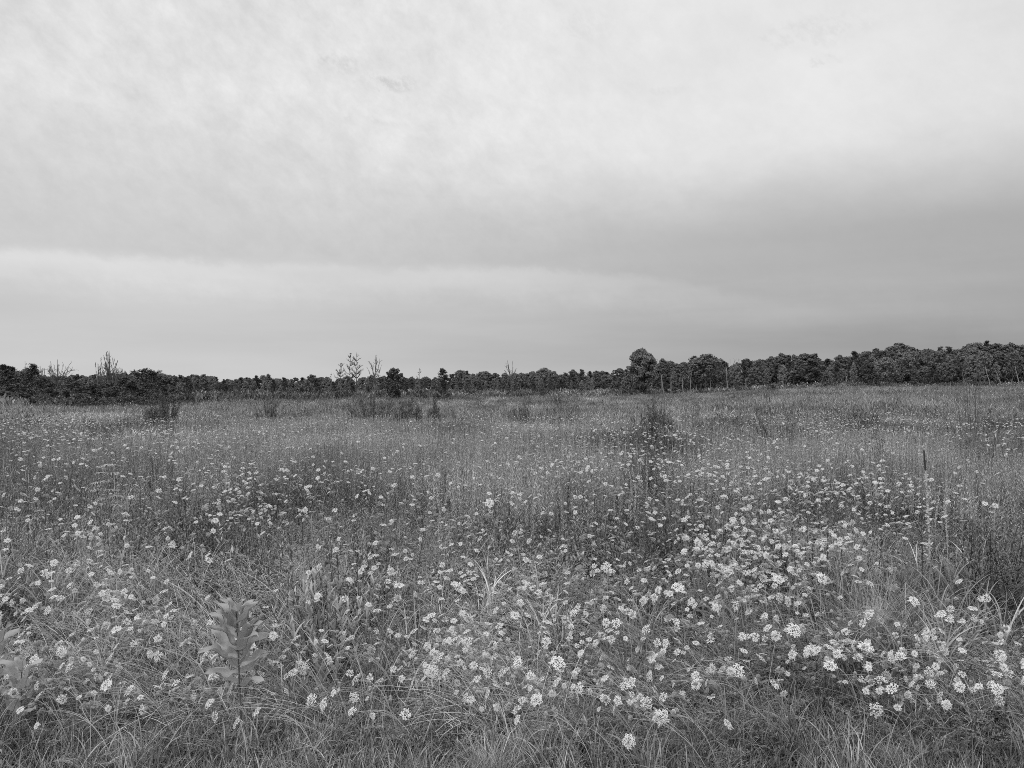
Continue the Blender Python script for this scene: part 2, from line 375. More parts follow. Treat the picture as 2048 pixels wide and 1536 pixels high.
def p_lodged(n=16):                               # long stems blown over, running roughly along -x
    mb = MB(); b = np.c_[rng.normal(0, .12, (n, 2)), np.zeros(n)]
    P = blades(mb, b, PI+rng.normal(0, .5, n), .1+rng.random(n)*.4, 1.3+rng.random(n)*.35, .7+rng.random(n)*.5, .0036, 8, 0, tip=.5, twist=.5, p=.8)
    for i in range(n):
        m = 4; k = rng.integers(3, 8, m)
        blades(mb, P[i][k], PI+rng.normal(0, 1.2, m), 1.0, 1.3, .06+rng.random(m)*.08, .003, 2, 0, twist=1)
    return mb.mesh('lodged_stems', [M_stem])
def p_clump(h=1.0, n=240, r=.55, ll=.10, lw=.02, mats=None):  # coarse herb clump for the far meadow
    mb = MB(); b = np.c_[rng.normal(0, r*.5, (n, 2)), np.zeros(n)]; b[:, 2] = rng.random(n)**.7*h*(.75+.25*np.cos(b[:, 0]*5)*np.cos(b[:, 1]*5))
    blades(mb, b, rng.random(n)*6.3, rng.random(n)*.7, .6+rng.random(n)*.8, ll*(.6+rng.random(n)), lw, 2, 0, prof=np.array([.5, 1, .1]), twist=1)
    m = 50; bb = np.c_[rng.normal(0, r*.55, (m, 2)), np.zeros(m)]
    blades(mb, bb, rng.random(m)*6.3, .05, .3, h*(.8+rng.random(m)*.3), .006, 4, 0, tip=.5, twist=1)
    return mb.mesh('herb_clump', mats or [M_gold])

def field_points(y0, y1, dens, margin=1.15, maskfn=None):
    """random ground points between two distances, uniform per square metre over the wedge the field fills"""
    half = .643*margin; A = half*(y1*y1-y0*y0); n = rng.poisson(A*dens)
    y = np.sqrt(y0*y0+rng.random(n)*(y1*y1-y0*y0)); x = (rng.random(n)*2-1)*(half*y+.4)
    if maskfn is not None:
        k = rng.random(n) < maskfn(x, y); x, y = x[k], y[k]
    return x, y
def px_py(x, y, h=None):
    hh = canopy(x, y) if h is None else h
    return 1024+x/y*F, 768+(CAM_H-ground(x, y)-hh)/y*F
def lump(x, y, s, seed):                          # cheap smooth noise in 0..1
    r = np.random.default_rng(seed); v = 0
    for k in range(6):
        a, b, c = r.random(3)*6.3; f = s*(1+k*.45)
        v = v+np.sin((x*np.cos(a)+y*np.sin(a))*f+b)*np.sin((-x*np.sin(a)+y*np.cos(a))*f*.8+c)
    return np.clip(.5+v*.28, 0, 1)
def blobs(lst):
    def f(x, y):
        px, py = px_py(x, y); v = np.zeros_like(px)
        for cx, cy, rx, ry, amp in lst: v = np.maximum(v, amp*np.clip(1.6-1.3*np.sqrt(((px-cx)/rx)**2+((py-cy)/ry)**2), 0, 1))
        return np.clip(v, 0, 1)
    return f
class Scat:
    def __init__(s): s.P = []; s.R = []; s.S = []; s.I = []; s.T = []
    def put(s, x, y, kinds, smin, smax, tone=None, tilt=.1, fixrot=False, dz=0.0):
        n = len(x)
        s.P.append(np.stack([x, y, ground(x, y)-.01+dz], -1))
        s.R.append(np.stack([rng.normal(0, tilt, n), rng.normal(0, tilt, n), rng.normal(0, .35, n) if fixrot else rng.random(n)*6.283], -1))
        s.S.append(smin+rng.random(n)*(smax-smin)); s.I.append(rng.choice(kinds, n)); s.T.append(np.zeros(n) if tone is None else tone)
    def make(s, name, label, cat, protos):
        return scatter_object(name, label, cat, protos, np.concatenate(s.P), np.concatenate(s.R), np.concatenate(s.S), np.concatenate(s.I), np.concatenate(s.T))

# patches of the photo: coarse grass at right, pale goldenrod bands, lodged stems near the verge
grass_patch = blobs([(1850, 1160, 260, 130, 1), (1750, 1200, 120, 90, 1), (60, 1080, 120, 80, .8), (860, 1220, 120, 60, .6), (1100, 1120, 120, 60, .4)])
gold_band = blobs([(700, 890, 330, 40, 1), (960, 900, 260, 40, 1), (1010, 960, 110, 40, .9), (1180, 950, 100, 40, .5), (1650, 900, 260, 35, 1), (1980, 960, 90, 50, 1), (1880, 930, 160, 30, .8), (760, 850, 400, 20, .7)])
forb_patch = blobs([(640, 1190, 90, 45, 1), (700, 1120, 90, 60, 1), (300, 1400, 300, 40, .3), (1250, 1050, 100, 50, .6), (1880, 960, 150, 40, .6), (60, 980, 120, 50, .6), (380, 980, 200, 60, .5)])
def zone_tone(x, y, k=.5): return (lump(x, y, 1.1, 3)-.5)*k+(lump(x, y, .35, 4)-.5)*k*1.1

def build_grass():
    K = [p_turf(), p_turf(), p_fine(.38), p_fine(.55), p_fine(.7, 60, .07), p_broad(.5, 24, .009, 1), p_broad(.6, 24, .010, 1), p_broad(.7, 26, .012, 0), p_seedgrass(.8), p_fine(.45, 46, .1, .0042, 2.0, .3)]
    s = Scat()
    x, y = field_points(3.2, 6.2, 80); s.put(x, y, [0, 1], .7, 1.25, zone_tone(x, y, .4))
    x, y = field_points(3.4, 5.0, 18); s.put(x, y, [2, 9], .5, .9, zone_tone(x, y))
    x, y = field_points(4.3, 5.2, 14); s.put(x, y, [2, 9, 3], .45, .75, zone_tone(x, y)-.1)
    x, y = field_points(5.0, 7.0, 26, maskfn=clumpy); s.put(x, y, [2, 3, 9, 0], .5, .85, zone_tone(x, y))
    x, y = field_points(7.0, 11.5, 17, maskfn=clumpy); s.put(x, y, [3, 4, 9], .75, 1.1, zone_tone(x, y))
    x, y = field_points(11.5, 20, 6, maskfn=clumpy); s.put(x, y, [4, 4, 8], 1.0, 1.4, zone_tone(x, y))
    x, y = field_points(3.7, 5.2, 14, maskfn=clumpy); s.put(x, y, [5, 6, 6], .45, .72, zone_tone(x, y))
    x, y = field_points(5.0, 9.5, 8, maskfn=clumpy); s.put(x, y, [5, 6], .55, .9, zone_tone(x, y))
    x, y = field_points(4.6, 11.5, 30, maskfn=lambda a, b: grass_patch(a, b)*clumpy(a, b, .4)); s.put(x, y, [5, 6, 7], .75, 1.05, zone_tone(x, y)+.05)
    x, y = field_points(6, 16, .8); s.put(x, y, [8], .8, 1.1, zone_tone(x, y)-.2)
    s.make('meadow_grass', 'grey blades of wild grass filling the field', 'grass', K)
build_grass()
def build_herbs():
    K = [p_gold(1.0), p_gold(1.0, 6, .18, 50), p_gold(.8, 6, .15, 60, .065, .010), p_forb(.5), p_forb(.65, 6), p_fern(.45), p_fern(.55), p_lodged(), p_lodged(), p_forb(.25, 7), p_spire(), p_spire()]
    s = Scat()
    x, y = field_points(3.6, 5.2, 7); s.put(x, y, [9], .5, .9, zone_tone(x, y))
    x, y = field_points(4.6, 7, 26, maskfn=clumpy); s.put(x, y, [5, 6, 9], .5, .82, zone_tone(x, y))
    x, y = field_points(4.4, 7.5, 16, maskfn=lambda a, b: clumpy(a+3, b, .1)); s.put(x, y, [9, 3, 9, 4], .6, .9, zone_tone(x, y)-.15)
    x, y = field_points(7, 12.5, 22, maskfn=clumpy); s.put(x, y, [5, 6, 3, 4, 6], .9, 1.45, zone_tone(x, y))
    x, y = field_points(4.55, 6.2, 8); s.put(x, y, [7, 8], .6, .9, zone_tone(x, y), .12, True)
    x, y = field_points(5.9, 8, 2.5); s.put(x, y, [7, 8], .7, 1.0, zone_tone(x, y), .12, True)
    x, y = field_points(5.5, 11, 14, maskfn=forb_patch); s.put(x, y, [3, 4], .9, 1.4, zone_tone(x, y))
    x, y = field_points(8.5, 12, 3); s.put(x, y, [0, 2], .75, .95, zone_tone(x, y)-.15)
    x, y = field_points(8.5, 22, 12, maskfn=gold_band); s.put(x, y, [0, 1, 2], .9, 1.1, zone_tone(x, y, .3)+.42)
    x, y = field_points(9.5, 30, 15, maskfn=gold_band); s.put(x, y, [10, 11], .95, 1.2, zone_tone(x, y, .3), .05)
    x, y = field_points(16, 30, 2.5); s.put(x, y, [10, 11], .85, 1.1, zone_tone(x, y, .3)-.2, .05)
    x, y = field_points(11.5, 22, 8, maskfn=lambda a, b: 1-.8*gold_band(a, b)); s.put(x, y, [0, 1, 2, 4, 6], .85, 1.1, zone_tone(x, y, .5)-.05)
    s.make('meadow_herbs', 'leafy goldenrod, cut carrot leaves and blown-over stems among the grass', 'herbs', K)
    G = [p_clump(1.0), p_clump(1.0, 260, .6), p_clump(.9, 260, .5, .08, .016), p_gold(1.0, 8, .25, 34, .1, .02), p_clump(1.05, 260, .7, .13, .035), p_clump(1.0, 200, .8, .2, .06)]
    G += [p_clump(1.0, 300, .8, .16, .04, [M_willow]), p_clump(1.2, 260, .6, .12, .03, [M_forb])]
    s = Scat()
    x, y = field_points(20, 34, 3.6); s.put(x, y, [0, 1, 2, 3, 3], .85, 1.1, zone_tone(x, y, .7)+gold_band(x, y)*.35-.08)
    x, y = field_points(34, 70, 1.5); s.put(x, y, [0, 1, 4], .9, 1.25, zone_tone(x, y*.4, .6))
    x, y = field_points(70, 215, .45, 1.25); s.put(x, y, [4, 5], .75, 1.1, (lump(x, y*.3, .3, 9)-.5)*.9)
    x, y = field_points(24, 215, .35, 1.2, lambda a, b: np.clip(lump(a, b*.35, .45, 21)*2.6-1.35, 0, 1)); s.put(x, y, [6, 7], .7, 1.3)
    s.make('far_herbs', 'soft mottled herbage of the far meadow below the trees', 'herbs', G)
build_herbs()

# ------------------------------------------------------------------ wild carrot
def umbel(kind, seed):
    global rng
    keep = rng; rng = np.random.default_rng(seed)
    mb = MB(); R = .038
    if kind == 'nest':
        n = 22; a = np.arange(n)*2*PI/n
        for j in range(n):
            rr = .018*(.9+rng.random()*.2)
            P = np.array([[0, 0, -.022], [math.cos(a[j])*rr*.8, math.sin(a[j])*rr*.8, -.012], [math.cos(a[j])*rr, math.sin(a[j])*rr, .002], [math.cos(a[j]+.1)*rr*.6, math.sin(a[j]+.1)*rr*.6, .014]])
            tube(mb, P, .0009, .0015, 3, 0)
        c = nrm(rng.normal(size=(150, 3)))*(.016*rng.random((150, 1))**.3); c[:, 2] = c[:, 2]*.9+.001
        leafquads(mb, c, .0035, c*60, 0, .8, jitter=.7)
        for j in range(8):
            blades(mb, [[0, 0, -.02]], j*.8, 1.6, 1.2, .025, .001, 3, 0)
    else:
        n = 34 if kind == 'full' else (22 if kind == 'loose' else 26)
        dome = {'full': .010, 'loose': .006, 'dome': .017}[kind]
        for j in range(n):
            r = math.sqrt((j+.5)/n); an = j*2.39996+rng.random()*.3
            q = r*R*(1+rng.normal(0, .06)); c = np.array([math.cos(an)*q, math.sin(an)*q, dome*(1-r*r)+rng.normal(0, .0012)])
            tube(mb, np.array([[0, 0, -.028], c*[.55, .55, 1]+[0, 0, -.009], c-[0, 0, .001]]), .0007, .0005, 3, 1)
            m = 11 if r > .4 else 8; fr = (.0052 if kind == 'loose' else .0064)*(.8+.5*r)
            off = np.c_[rng.normal(0, .55, (m, 2))*fr, rng.normal(0, .0012, m)]
            leafquads(mb, c+off, .0026*(.8+.6*r), np.array([math.cos(an)*.25*r, math.sin(an)*.25*r, 1.0]), 0, .85, jitter=.35)
        for j in range(9): blades(mb, [[0, 0, -.028]], j*.7, 1.5, 1.1, .026, .0012, 3, 1)
    rng = keep
    return mb.mesh('seed_head' if kind == 'nest' else 'flower_head', [M_nest, M_stem] if kind == 'nest' else [M_petal, M_stem])
UM = {'full': [umbel('full', s) for s in (1, 2, 3)], 'loose': [umbel('loose', s) for s in (4, 5)], 'dome': [umbel('dome', s) for s in (6, 7)], 'nest': [umbel('nest', s) for s in (8, 9)]}
CARROT_FOLIAGE = [p_fern(.35, 5), p_fern(.4, 6)]

WORDS = {2: 'two', 3: 'three', 4: 'four', 5: 'five', 6: 'six', 7: 'seven'}
carrot_group = 'wild carrot plants flowering in the meadow'
def carrot(tipx, tipy, tipz, lean, kinds, scale=1.0, label=None, face=None):
    """a plant whose main head sits at the given point; lean = horizontal offset from head back to root"""
    g = float(ground(tipx+lean[0], tipy+lean[1])); root = np.array([tipx+lean[0], tipy+lean[1], g])
    tip = np.array([tipx, tipy, tipz])
    e = bpy.data.objects.new('wild_carrot', None); e.empty_display_size = .1; C.objects.link(e); e.location = root
    mb = MB(); loc = tip-root; hl = math.hypot(loc[0], loc[1])
    ctrl = np.array([loc[0]*.25, loc[1]*.25, loc[2]*(.85 if hl < .4*loc[2] else 1.12)])
    P = bez([0, 0, 0], ctrl, loc, 11); tube(mb, P, .0028, .0016, 4, 0, .5)
    heads = []
    for i, kd in enumerate(kinds):
        if i == 0: pos, d = P[-1], nrm(P[-1]-P[-2])
        else:
            t = rng.integers(4, 9); s = P[t]; an = rng.random()*6.28; r = .06+rng.random()*.24
            en = P[-1]*.8+s*.2+np.array([math.cos(an)*r, math.sin(an)*r*.7, -rng.random()*.09+.04])
            en[2] = max(en[2], .12)
            B = bez(s, s+(P[t]-P[t-1])*2.2+[0, 0, .02], en, 7); tube(mb, B, .002, .0012, 3, 0, .6)
            pos, d = B[-1], nrm(B[-1]-B[-2])
        heads.append((kd, pos, d))
    mb.build('stem', M_stem, e)
    for kd, pos, d in heads:
        me = UM[kd][rng.integers(len(UM[kd]))]
        o = bpy.data.objects.new('seed_head' if kd == 'nest' else 'flower_head', me); C.objects.link(o); o.parent = e
        dd = Vector(d)*(1.0 if kd == 'nest' else .55)+Vector((0, -.12, .5 if kd != 'nest' else .15)) + Vector(rng.normal(0, .16, 3))
        if face is not None: dd = Vector(face)
        o.rotation_mode = 'QUATERNION'; o.rotation_quaternion = dd.to_track_quat('Z', 'Y') @ Quaternion((0, 0, 1), rng.random()*6.28)
        sc = scale*(.4+rng.random()**1.3*.55)*(1.0 if kd != 'nest' else 1.05)
        if face is not None: sc = scale
        o.scale = (sc, sc, sc); o.location = Vector(pos)+(dd.normalized()*.022*sc)
    o = bpy.data.objects.new('foliage', CARROT_FOLIAGE[rng.integers(2)]); C.objects.link(o); o.parent = e; o.rotation_euler.z = rng.random()*6.28
    sc = min(1.2, .5+loc[2]*.8); o.scale = (sc, sc, sc)
    tag(e, label, 'wild carrot', carrot_group)
    return e
PATCHES = [  # cx, cy, rx, ry, amp, name
 (1530, 1110, 170, 85, 1.7, 'in the crowded white patch at right centre'),
 (1850, 1330, 210, 55, 1.0, 'in the blown-over drift at lower right'),
 (1660, 1270, 120, 45, .7, 'between the white patch and the lower right drift'),
 (1200, 1300, 230, 90, .75, 'among the tangled stems at bottom centre'),
 (860, 1320, 170, 75, .7, 'among the lodged stems right of the milkweed'),
 (180, 1300, 230, 110, .85, 'in the tangle left of the milkweed'),
 (100, 1190, 150, 60, .5, 'near the left edge above the tangle'),
 (1180, 1180, 260, 70, .5, 'in mid field left of the crowded patch'),
 (860, 1180, 200, 60, .3, 'behind the lance-leaved clump'),
 (420, 1080, 220, 80, .35, 'in the sparse grass at left centre'),
 (1840, 1200, 130, 70, .28, 'standing in the coarse grass at right'),
 (1450, 1400, 500, 40, .25, 'low at the verge of the field'),
 (700, 1400, 500, 40, .16, 'low at the left verge of the field'),
]
PROM = [ # prominent heads read off the photo: px, py, kind, size, facing, label
 (605, 1332, 'full', 1.05, (-.2, -1, .15), 'wild carrot with a round white head hanging face-on right of the milkweed'),
 (506, 1330, 'dome', 1.25, (-.6, -.5, .5), 'wild carrot with a large white head leaning left at the milkweed foot'),
 (594, 1283, 'full', .85, (-.6, -.1, .7), 'wild carrot with an edge-on tilted white head right of the milkweed'),
 (485, 1262, 'full', .75, (-.35, -.1, .8), 'wild carrot with a small white head against the milkweed leaves'),
 (234, 1264, 'full', .85, (-.1, -.4, 1), 'wild carrot with a bright head arched above the left tangle'),
 (1115, 1330, 'full', 1.15, (0, -.6, .8), 'wild carrot with the brightest large white head at bottom centre'),
 (1320, 1435, 'full', 1.1, (.05, -1, .5), 'lone wild carrot with a lacy white head low at the verge'),
 (653, 1410, 'full', .9, (-.7, -.5, .3), 'wild carrot with a white head turned left at the left verge'),
 (812, 1431, 'loose', .8, (0, -.7, .8), 'wild carrot with a small ragged white head at the verge'),
 (1030, 1235, 'full', .9, (0, -.5, 1), 'wild carrot with a dense white head above the lodged centre stems'),
 (864, 1236, 'full', .8, (-.3, -.3, 1), 'wild carrot with a tilted head over the dark grass left of centre'),
 (1355, 1180, 'full', 1.2, (0, -.5, 1), 'wild carrot with a big white head right of centre'),
 (1585, 1265, 'full', 1.2, (0, -.8, .8), 'wild carrot with a broad lacy head below the crowded patch'),
 (1643, 1160, 'full', 1.1, (0, -.8, .7), 'wild carrot with a broad head at the lower right of the crowded patch'),
 (1556, 1162, 'full', .95, (0, -.8, .7), 'wild carrot with a scalloped head at the foot of the crowded patch'),
 (1555, 1066, 'full', .85, (0, -.7, .8), 'wild carrot with a bright head at the top of the crowded patch'),
 (1945, 1222, 'full', .8, (0, -.2, 1), 'wild carrot with one bright head in the coarse grass at right'),
 (1826, 1205, 'full', .9, (0, -.8, .7), 'wild carrot with a fluffy head at the edge of the coarse grass'),
 (1748, 1418, 'dome', 1.0, (.1, -1, .1), 'wild carrot with a drooping lacy head at the lower right verge'),
 (1478, 1345, 'dome', 1.0, (-.4, -.6, .6), 'wild carrot with a curved white head right of bottom centre'),
 (1660, 1335, 'full', .95, (-.2, -.6, .8), 'wild carrot with a wide spray head left of the lower right drift'),
 (1730, 1300, 'full', 1.1, (-.1, -.4, 1), 'wild carrot with a broad white head starting the lower right drift'),
 (1990, 1380, 'full', .9, (0, -.9, .6), 'wild carrot with a rounded head at the right end of the drift'),
 (798, 1176, 'full', .9, (0, -.25, 1), 'wild carrot with a flat white head above the lance-leaved clump'),
 (990, 1190, 'full', .7, (.05, -.02, 1), 'wild carrot with a thin edge-on head above bottom centre'),
 (1242, 1137, 'full', .85, (.1, 0, 1), 'wild carrot with a thin edge-on head left of the crowded patch'),
 (1215, 1138, 'dome', 1.1, (-.3, -.7, .5), 'wild carrot with a pale fluffy head left of the crowded patch'),
 (385, 1112, 'full', .85, (-.75, -.5, .5), 'wild carrot with a head tipped on its side above the milkweed'),
 (297, 1098, 'full', .75, (0, -.03, 1), 'wild carrot with a flat edge-on head left of the tipped head'),
 (110, 1128, 'full', .8, (0, -.8, .7), 'wild carrot with a round scalloped head near the left edge'),
 (345, 1098, 'full', .8, (0, -.05, 1), 'wild carrot with a jagged flat head between flat and tipped heads'),
 (164, 1070, 'full', .8, (-.7, -.3, .6), 'wild carrot with a bright slanting head alone at left'),
 (725, 1145, 'full', .8, (-.5, -.5, .6), 'wild carrot with a slanting head beside the dark stalks'),
 (979, 1008, 'full', 1.2, (0, -.9, .5), 'wild carrot with a large starry head at mid field centre'),
 (1849, 1092, 'full', .9, (.05, 0, 1), 'wild carrot with a wide flat edge-on head below the woolly stalk'),
 (1989, 1013, 'full', .8, (0, -.8, .7), 'wild carrot with a scalloped head right of the woolly stalk'),
 (1965, 970, 'full', .8, (.15, -.1, 1), 'tall wild carrot with a flat head alone far right of the woolly stalk'),
]
SHORT = {(605, 1332): 'the round face-on head', (506, 1330): 'the head at the milkweed foot', (234, 1264): 'the bright left arched head', (1115, 1330): 'the brightest large centre head', (1320, 1435): 'the lone lacy verge head',
 (653, 1410): 'the left-turned verge head', (812, 1431): 'the ragged verge head', (1030, 1235): 'the dense head above the centre stems', (864, 1236): 'the tilted head on dark grass', (1355, 1180): 'the big head right of centre',
 (1585, 1265): 'the broad head below the crowded patch', (1643, 1160): 'the broad head at the patch corner', (1555, 1066): 'the bright head topping the crowded patch', (1945, 1222): 'the bright head in coarse grass', (1826, 1205): 'the fluffy head by coarse grass',
 (1748, 1418): 'the drooping verge head at right', (1478, 1345): 'the curved head right of centre', (1660, 1335): 'the wide spray head', (1730, 1300): 'the head starting the right drift', (1990, 1380): 'the rounded head ending the drift',
 (798, 1176): 'the flat head above the lance leaves', (1215, 1138): 'the pale fluffy head', (385, 1112): 'the tipped head at left centre', (110, 1128): 'the scalloped left-edge head', (164, 1070): 'the slanting head alone at left'}
def build_carrots():
    n = 0
    for px, py, kd, sz, face, label in PROM:
        Y = depth_at(px, py, None, .08); x = X(px, Y); z = Z(py, Y)
        lx = .12+rng.random()*.3 if py > 1200 else rng.normal(0, .08)
        carrot(x, Y, z, (lx, rng.normal(0, .1)), [kd], sz, label, face); n += 1
    amps = np.array([p[2]*p[3]*p[4] for p in PATCHES]); amps = amps/amps.sum()
    cand = []
    while len(cand) < 263:
        k = rng.choice(len(PATCHES), p=amps); cx, cy, rx, ry, am, nm = PATCHES[k]
        r = math.sqrt(rng.random())*1.0; a = rng.random()*6.28
        px, py = cx+math.cos(a)*r*rx*1.25, cy+math.sin(a)*r*ry*1.15
        if px < -50 or px > 2098 or py > 1475: continue
        cand.append((px, py, nm))
    recs = []
    for px, py, nm in cand:
        Y = depth_at(px, py, None, rng.uniform(.02, .12)); x = X(px, Y); z = Z(py, Y)
        if z < .12: z = .12
        lodge = py > 1210
        m = int(rng.choice([2, 3, 4, 5, 6, 7], p=[.08, .17, .25, .22, .16, .12]))
        kinds = list(rng.choice(['full', 'loose', 'dome', 'nest'], m, p=[.40, .15, .14, .31]))
        lean = (rng.uniform(.1, .5) if lodge else rng.normal(.03, .10), rng.normal(0, .14))
        e = carrot(x, Y, z, lean, kinds, .95); hz = z-float(ground(x, Y))
        d = [(math.hypot(px-p[0], (py-p[1])*1.6), p) for p in PROM if p[0:2] in SHORT]
        p = min(d, key=lambda q: q[0]); ddx, ddy = px-p[1][0], py-p[1][1]
        side = ('left of' if ddx < 0 else 'right of') if abs(ddx) > abs(ddy)*1.3 else ('behind' if ddy < 0 else 'in front of')
        recs.append(((side, p[1][0:2]), p[0], e, '%s %s-headed wild carrot' % ('low' if hz < .45 else 'tall' if hz > .75 else 'mid-height', WORDS[m])))
    ORD = ['nearest', 'second', 'third', 'fourth', 'fifth', 'sixth', 'seventh', 'eighth', 'ninth', 'tenth', 'eleventh', 'twelfth', 'thirteenth', 'fourteenth', 'fifteenth', 'sixteenth', 'seventeenth', 'eighteenth', 'nineteenth', 'twentieth']
    for key in {r[0] for r in recs}:
        L = sorted([r for r in recs if r[0] == key], key=lambda r: r[1])
        for i, r in enumerate(L): r[2]['label'] = '%s, %s %s %s' % (r[3], ORD[min(i, 19)], key[0], SHORT[key[1]])
build_carrots()
def build_far_carrots():                          # the thousands of smaller heads farther out
    K = []
    for kd, seeds in (('full', 0), ('full', 1), ('dome', 0), ('loose', 0), ('nest', 0)):
        me = UM[kd][seeds].copy(); me.name = 'far_'+kd; K.append(me)
    dens = blobs([(1500, 1000, 420, 90, .9), (1530, 1110, 190, 95, 1), (1250, 930, 260, 50, .7), (900, 1020, 260, 90, .5), (500, 1000, 200, 80, .7), (620, 940, 140, 40, .6),
                  (1750, 985, 200, 40, .6), (150, 1010, 200, 100, .35), (1900, 1340, 260, 70, 1), (1300, 1300, 450, 110, .7), (200, 1330, 420, 120, 1.0), (900, 1320, 330, 100, .9), (1100, 1180, 500, 90, .6), (150, 1200, 200, 70, .6)])
    far = blobs([(120, 845, 330, 26, 1), (300, 880, 450, 40, .6), (650, 850, 330, 14, .6), (1150, 850, 380, 18, .7), (1700, 845, 330, 22, 1.2), (1880, 850, 260, 18, 1), (1250, 880, 300, 30, .5), (1500, 920, 300, 40, .6), (60, 900, 200, 40, .6)])
    s = Scat()
    def drift(a, b): return .4+.6*sstep(.3, .75, lump(a, b, 2.4, 51))
    def puth(x, y, kinds, a, b, tilt, dz):
        s.put(x, y, kinds, a, b, tilt=tilt); s.P[-1][:, 2] += canopy(x, y)*dz
    x, y = field_points(4.7, 7.4, 400, 1.05, lambda a, b: dens(a, b)*drift(a, b)); puth(x, y, [0, 1, 2, 3, 4, 4, 3], .3, .72, .55, .98+rng.random(len(x))*.36)
    x, y = field_points(7.4, 12, 130, 1.05, lambda a, b: .05+.95*dens(a, b)*drift(a, b)); puth(x, y, [0, 1, 2, 3, 4, 4], .35, .8, .45, .95+rng.random(len(x))*.2)
    x, y = field_points(12, 20, 18, 1.05, lambda a, b: .25+.75*np.maximum(dens(a, b), far(a, b))); puth(x, y, [0, 1, 2, 3], .45, .85, .35, .92+rng.random(len(x))*.14)
    x, y = field_points(18, 48, 30, 1.05, lambda a, b: .05+.95*far(a, b)*lump(a, b, .6, 12)); puth(x, y, [0, 1, 2], .32, .68, .35, .98+rng.random(len(x))*.13)
    s.make('far_flower_heads', 'tiny white flower heads dotted over the field behind', 'flowers', K)
build_far_carrots()

# ------------------------------------------------------------------ other plants that stand out
def empty(name, loc, label, cat, group=None):
    e = bpy.data.objects.new(name, None); e.empty_display_size = .2; C.objects.link(e); e.location = loc
    return tag(e, label, cat, group)
def milk_leaf(L, Wd, seed):
    r = np.random.default_rng(seed); mb = MB(); k = 8
    t = np.linspace(0, 1, k+1); w = Wd*np.interp(t, [0, .12, .35, .6, .85, .95, 1], [.12, .5, .95, 1, .62, .33, .05])*.5
    droop = -.10*L*t**2.5+.012*np.sin(t*9+r.random()*6)
    V = []
    for i in range(k+1):
        for s in (-1, -.5, 0, .5, 1):
            wav = .010*math.sin(t[i]*14+s*2+seed)*abs(s)
            V.append((L*t[i], s*w[i], droop[i]+abs(s)*w[i]*.45+wav))
    Q = [(i*5+j, i*5+j+1, (i+1)*5+j+1, (i+1)*5+j) for i in range(k) for j in range(4)]
    mb.add(V, Q, 0, .45); 
    tube(mb, np.c_[L*t, 0*t, droop-.001], .0022, .0008, 4, 1, .5)
    return mb.mesh('leaf', [M_milk, M_stem], smooth=True)
ML = [milk_leaf(.20, .088, 1), milk_leaf(.21, .092, 2), milk_leaf(.19, .084, 3)]
def milkweed(x, y, h, pairs, label, rot0=0.0, lean=0.0, sc=1.0, z0=.22):
    e = empty('milkweed', (x, y, float(ground(x, y))), label, 'milkweed')
    e.rotation_euler.x = .12
    mb = MB(); P = bez([0, 0, 0], [lean*.3, 0, h*.5], [lean, 0, h], 9); tube(mb, P, .0065, .0035, 7, 0, .4); mb.build('stem', M_bark, e, smooth=True)
    for i in range(pairs):
        f = i/(pairs-1); t = z0/h+(1-z0/h)*f**.85; pos = P[min(int(t*8), 7)]*(1-(t*8-min(int(t*8), 7)))+P[min(int(t*8)+1, 8)]*(t*8-min(int(t*8), 7))
        for s in (0, 1):
            o = bpy.data.objects.new('leaf', ML[(i+s) % 3]); C.objects.link(o); o.parent = e
            ang = rot0+(i % 2)*.75-.4+s*PI+rng.normal(0, .15); up = -.55-.6*f+rng.normal(0, .08)
            o.location = pos; o.rotation_euler = (rng.normal(0, .12), up, ang); q = sc*(np.interp(f, [0, .4, .8, 1], [.85, 1.0, .85, .5])); o.scale = (q, q, q)
    return e
milkweed(X(485, 4.75), 4.75, .86, 11, 'milkweed with broad pale paired leaves and dark stem standing left of centre', .1, 0, 1.18, .42)
milkweed(X(-8, 4.9), 4.9, .70, 7, 'second milkweed half out of frame at the left edge, big rounded leaves', .4, .05, 1.1, .3)
milkweed(X(45, 4.8), 4.8, .48, 5, 'low milkweed under the tangle at the lower left edge', -.2, .03, 1.05, .2)

def mullein():
    Y = 7.6; h = 1.52; e = empty('mullein', (X(1863, Y), Y, float(ground(X(1863, Y), Y))), 'pale woolly mullein stalk with dark spent top standing above the grass at right', 'mullein')
    P = bez([0, 0, 0], [-.02, 0, .9], [X(1848, Y)-X(1863, Y), 0, h], 15); mb = MB(); tube(mb, P[:13], .011, .009, 7, 0, .5)
    q = P[rng.integers(3, 12, 260)]+rng.normal(0, .011, (260, 3))*[1, 1, 2.5]; leafquads(mb, q, .013, None, 0, .7); mb.build('stem', M_mull, e)
    mb = MB(); tube(mb, P[12:], .008, .006, 7, 0, .5); q = np.repeat(P[12:], 40, 0)+rng.normal(0, .006, (120, 3))*[1, 1, 5]; leafquads(mb, q, .0055, None, 0); mb.build('flower_spike', M_dark, e)
    for i in range(9):
        mb = MB(); b = P[2+i]; blades(mb, [[0, 0, 0]], rng.random()*6.3, .7, 2.2, .11+.02*rng.random(), .035, 6, 0, prof=np.array([.4, .8, 1, .9, .7, .4, .05]), fold=.2)
        mb.build('leaf', M_mull, e, b)
    Y = 8.4; e = empty('mullein', (X(1895, Y), Y, float(ground(X(1895, Y), Y))), 'thinner pale stalk right of the woolly mullein', 'mullein')
    P = bez([0, 0, 0], [.01, 0, .5], [-.03, 0, .98], 11); mb = MB(); tube(mb, P, .006, .004, 5, 0, .5)
    q = P[rng.integers(3, 11, 120)]+rng.normal(0, .01, (120, 3))*[1, 1, 2.5]; leafquads(mb, q, .009); mb.build('stem', M_stem, e)
mullein()

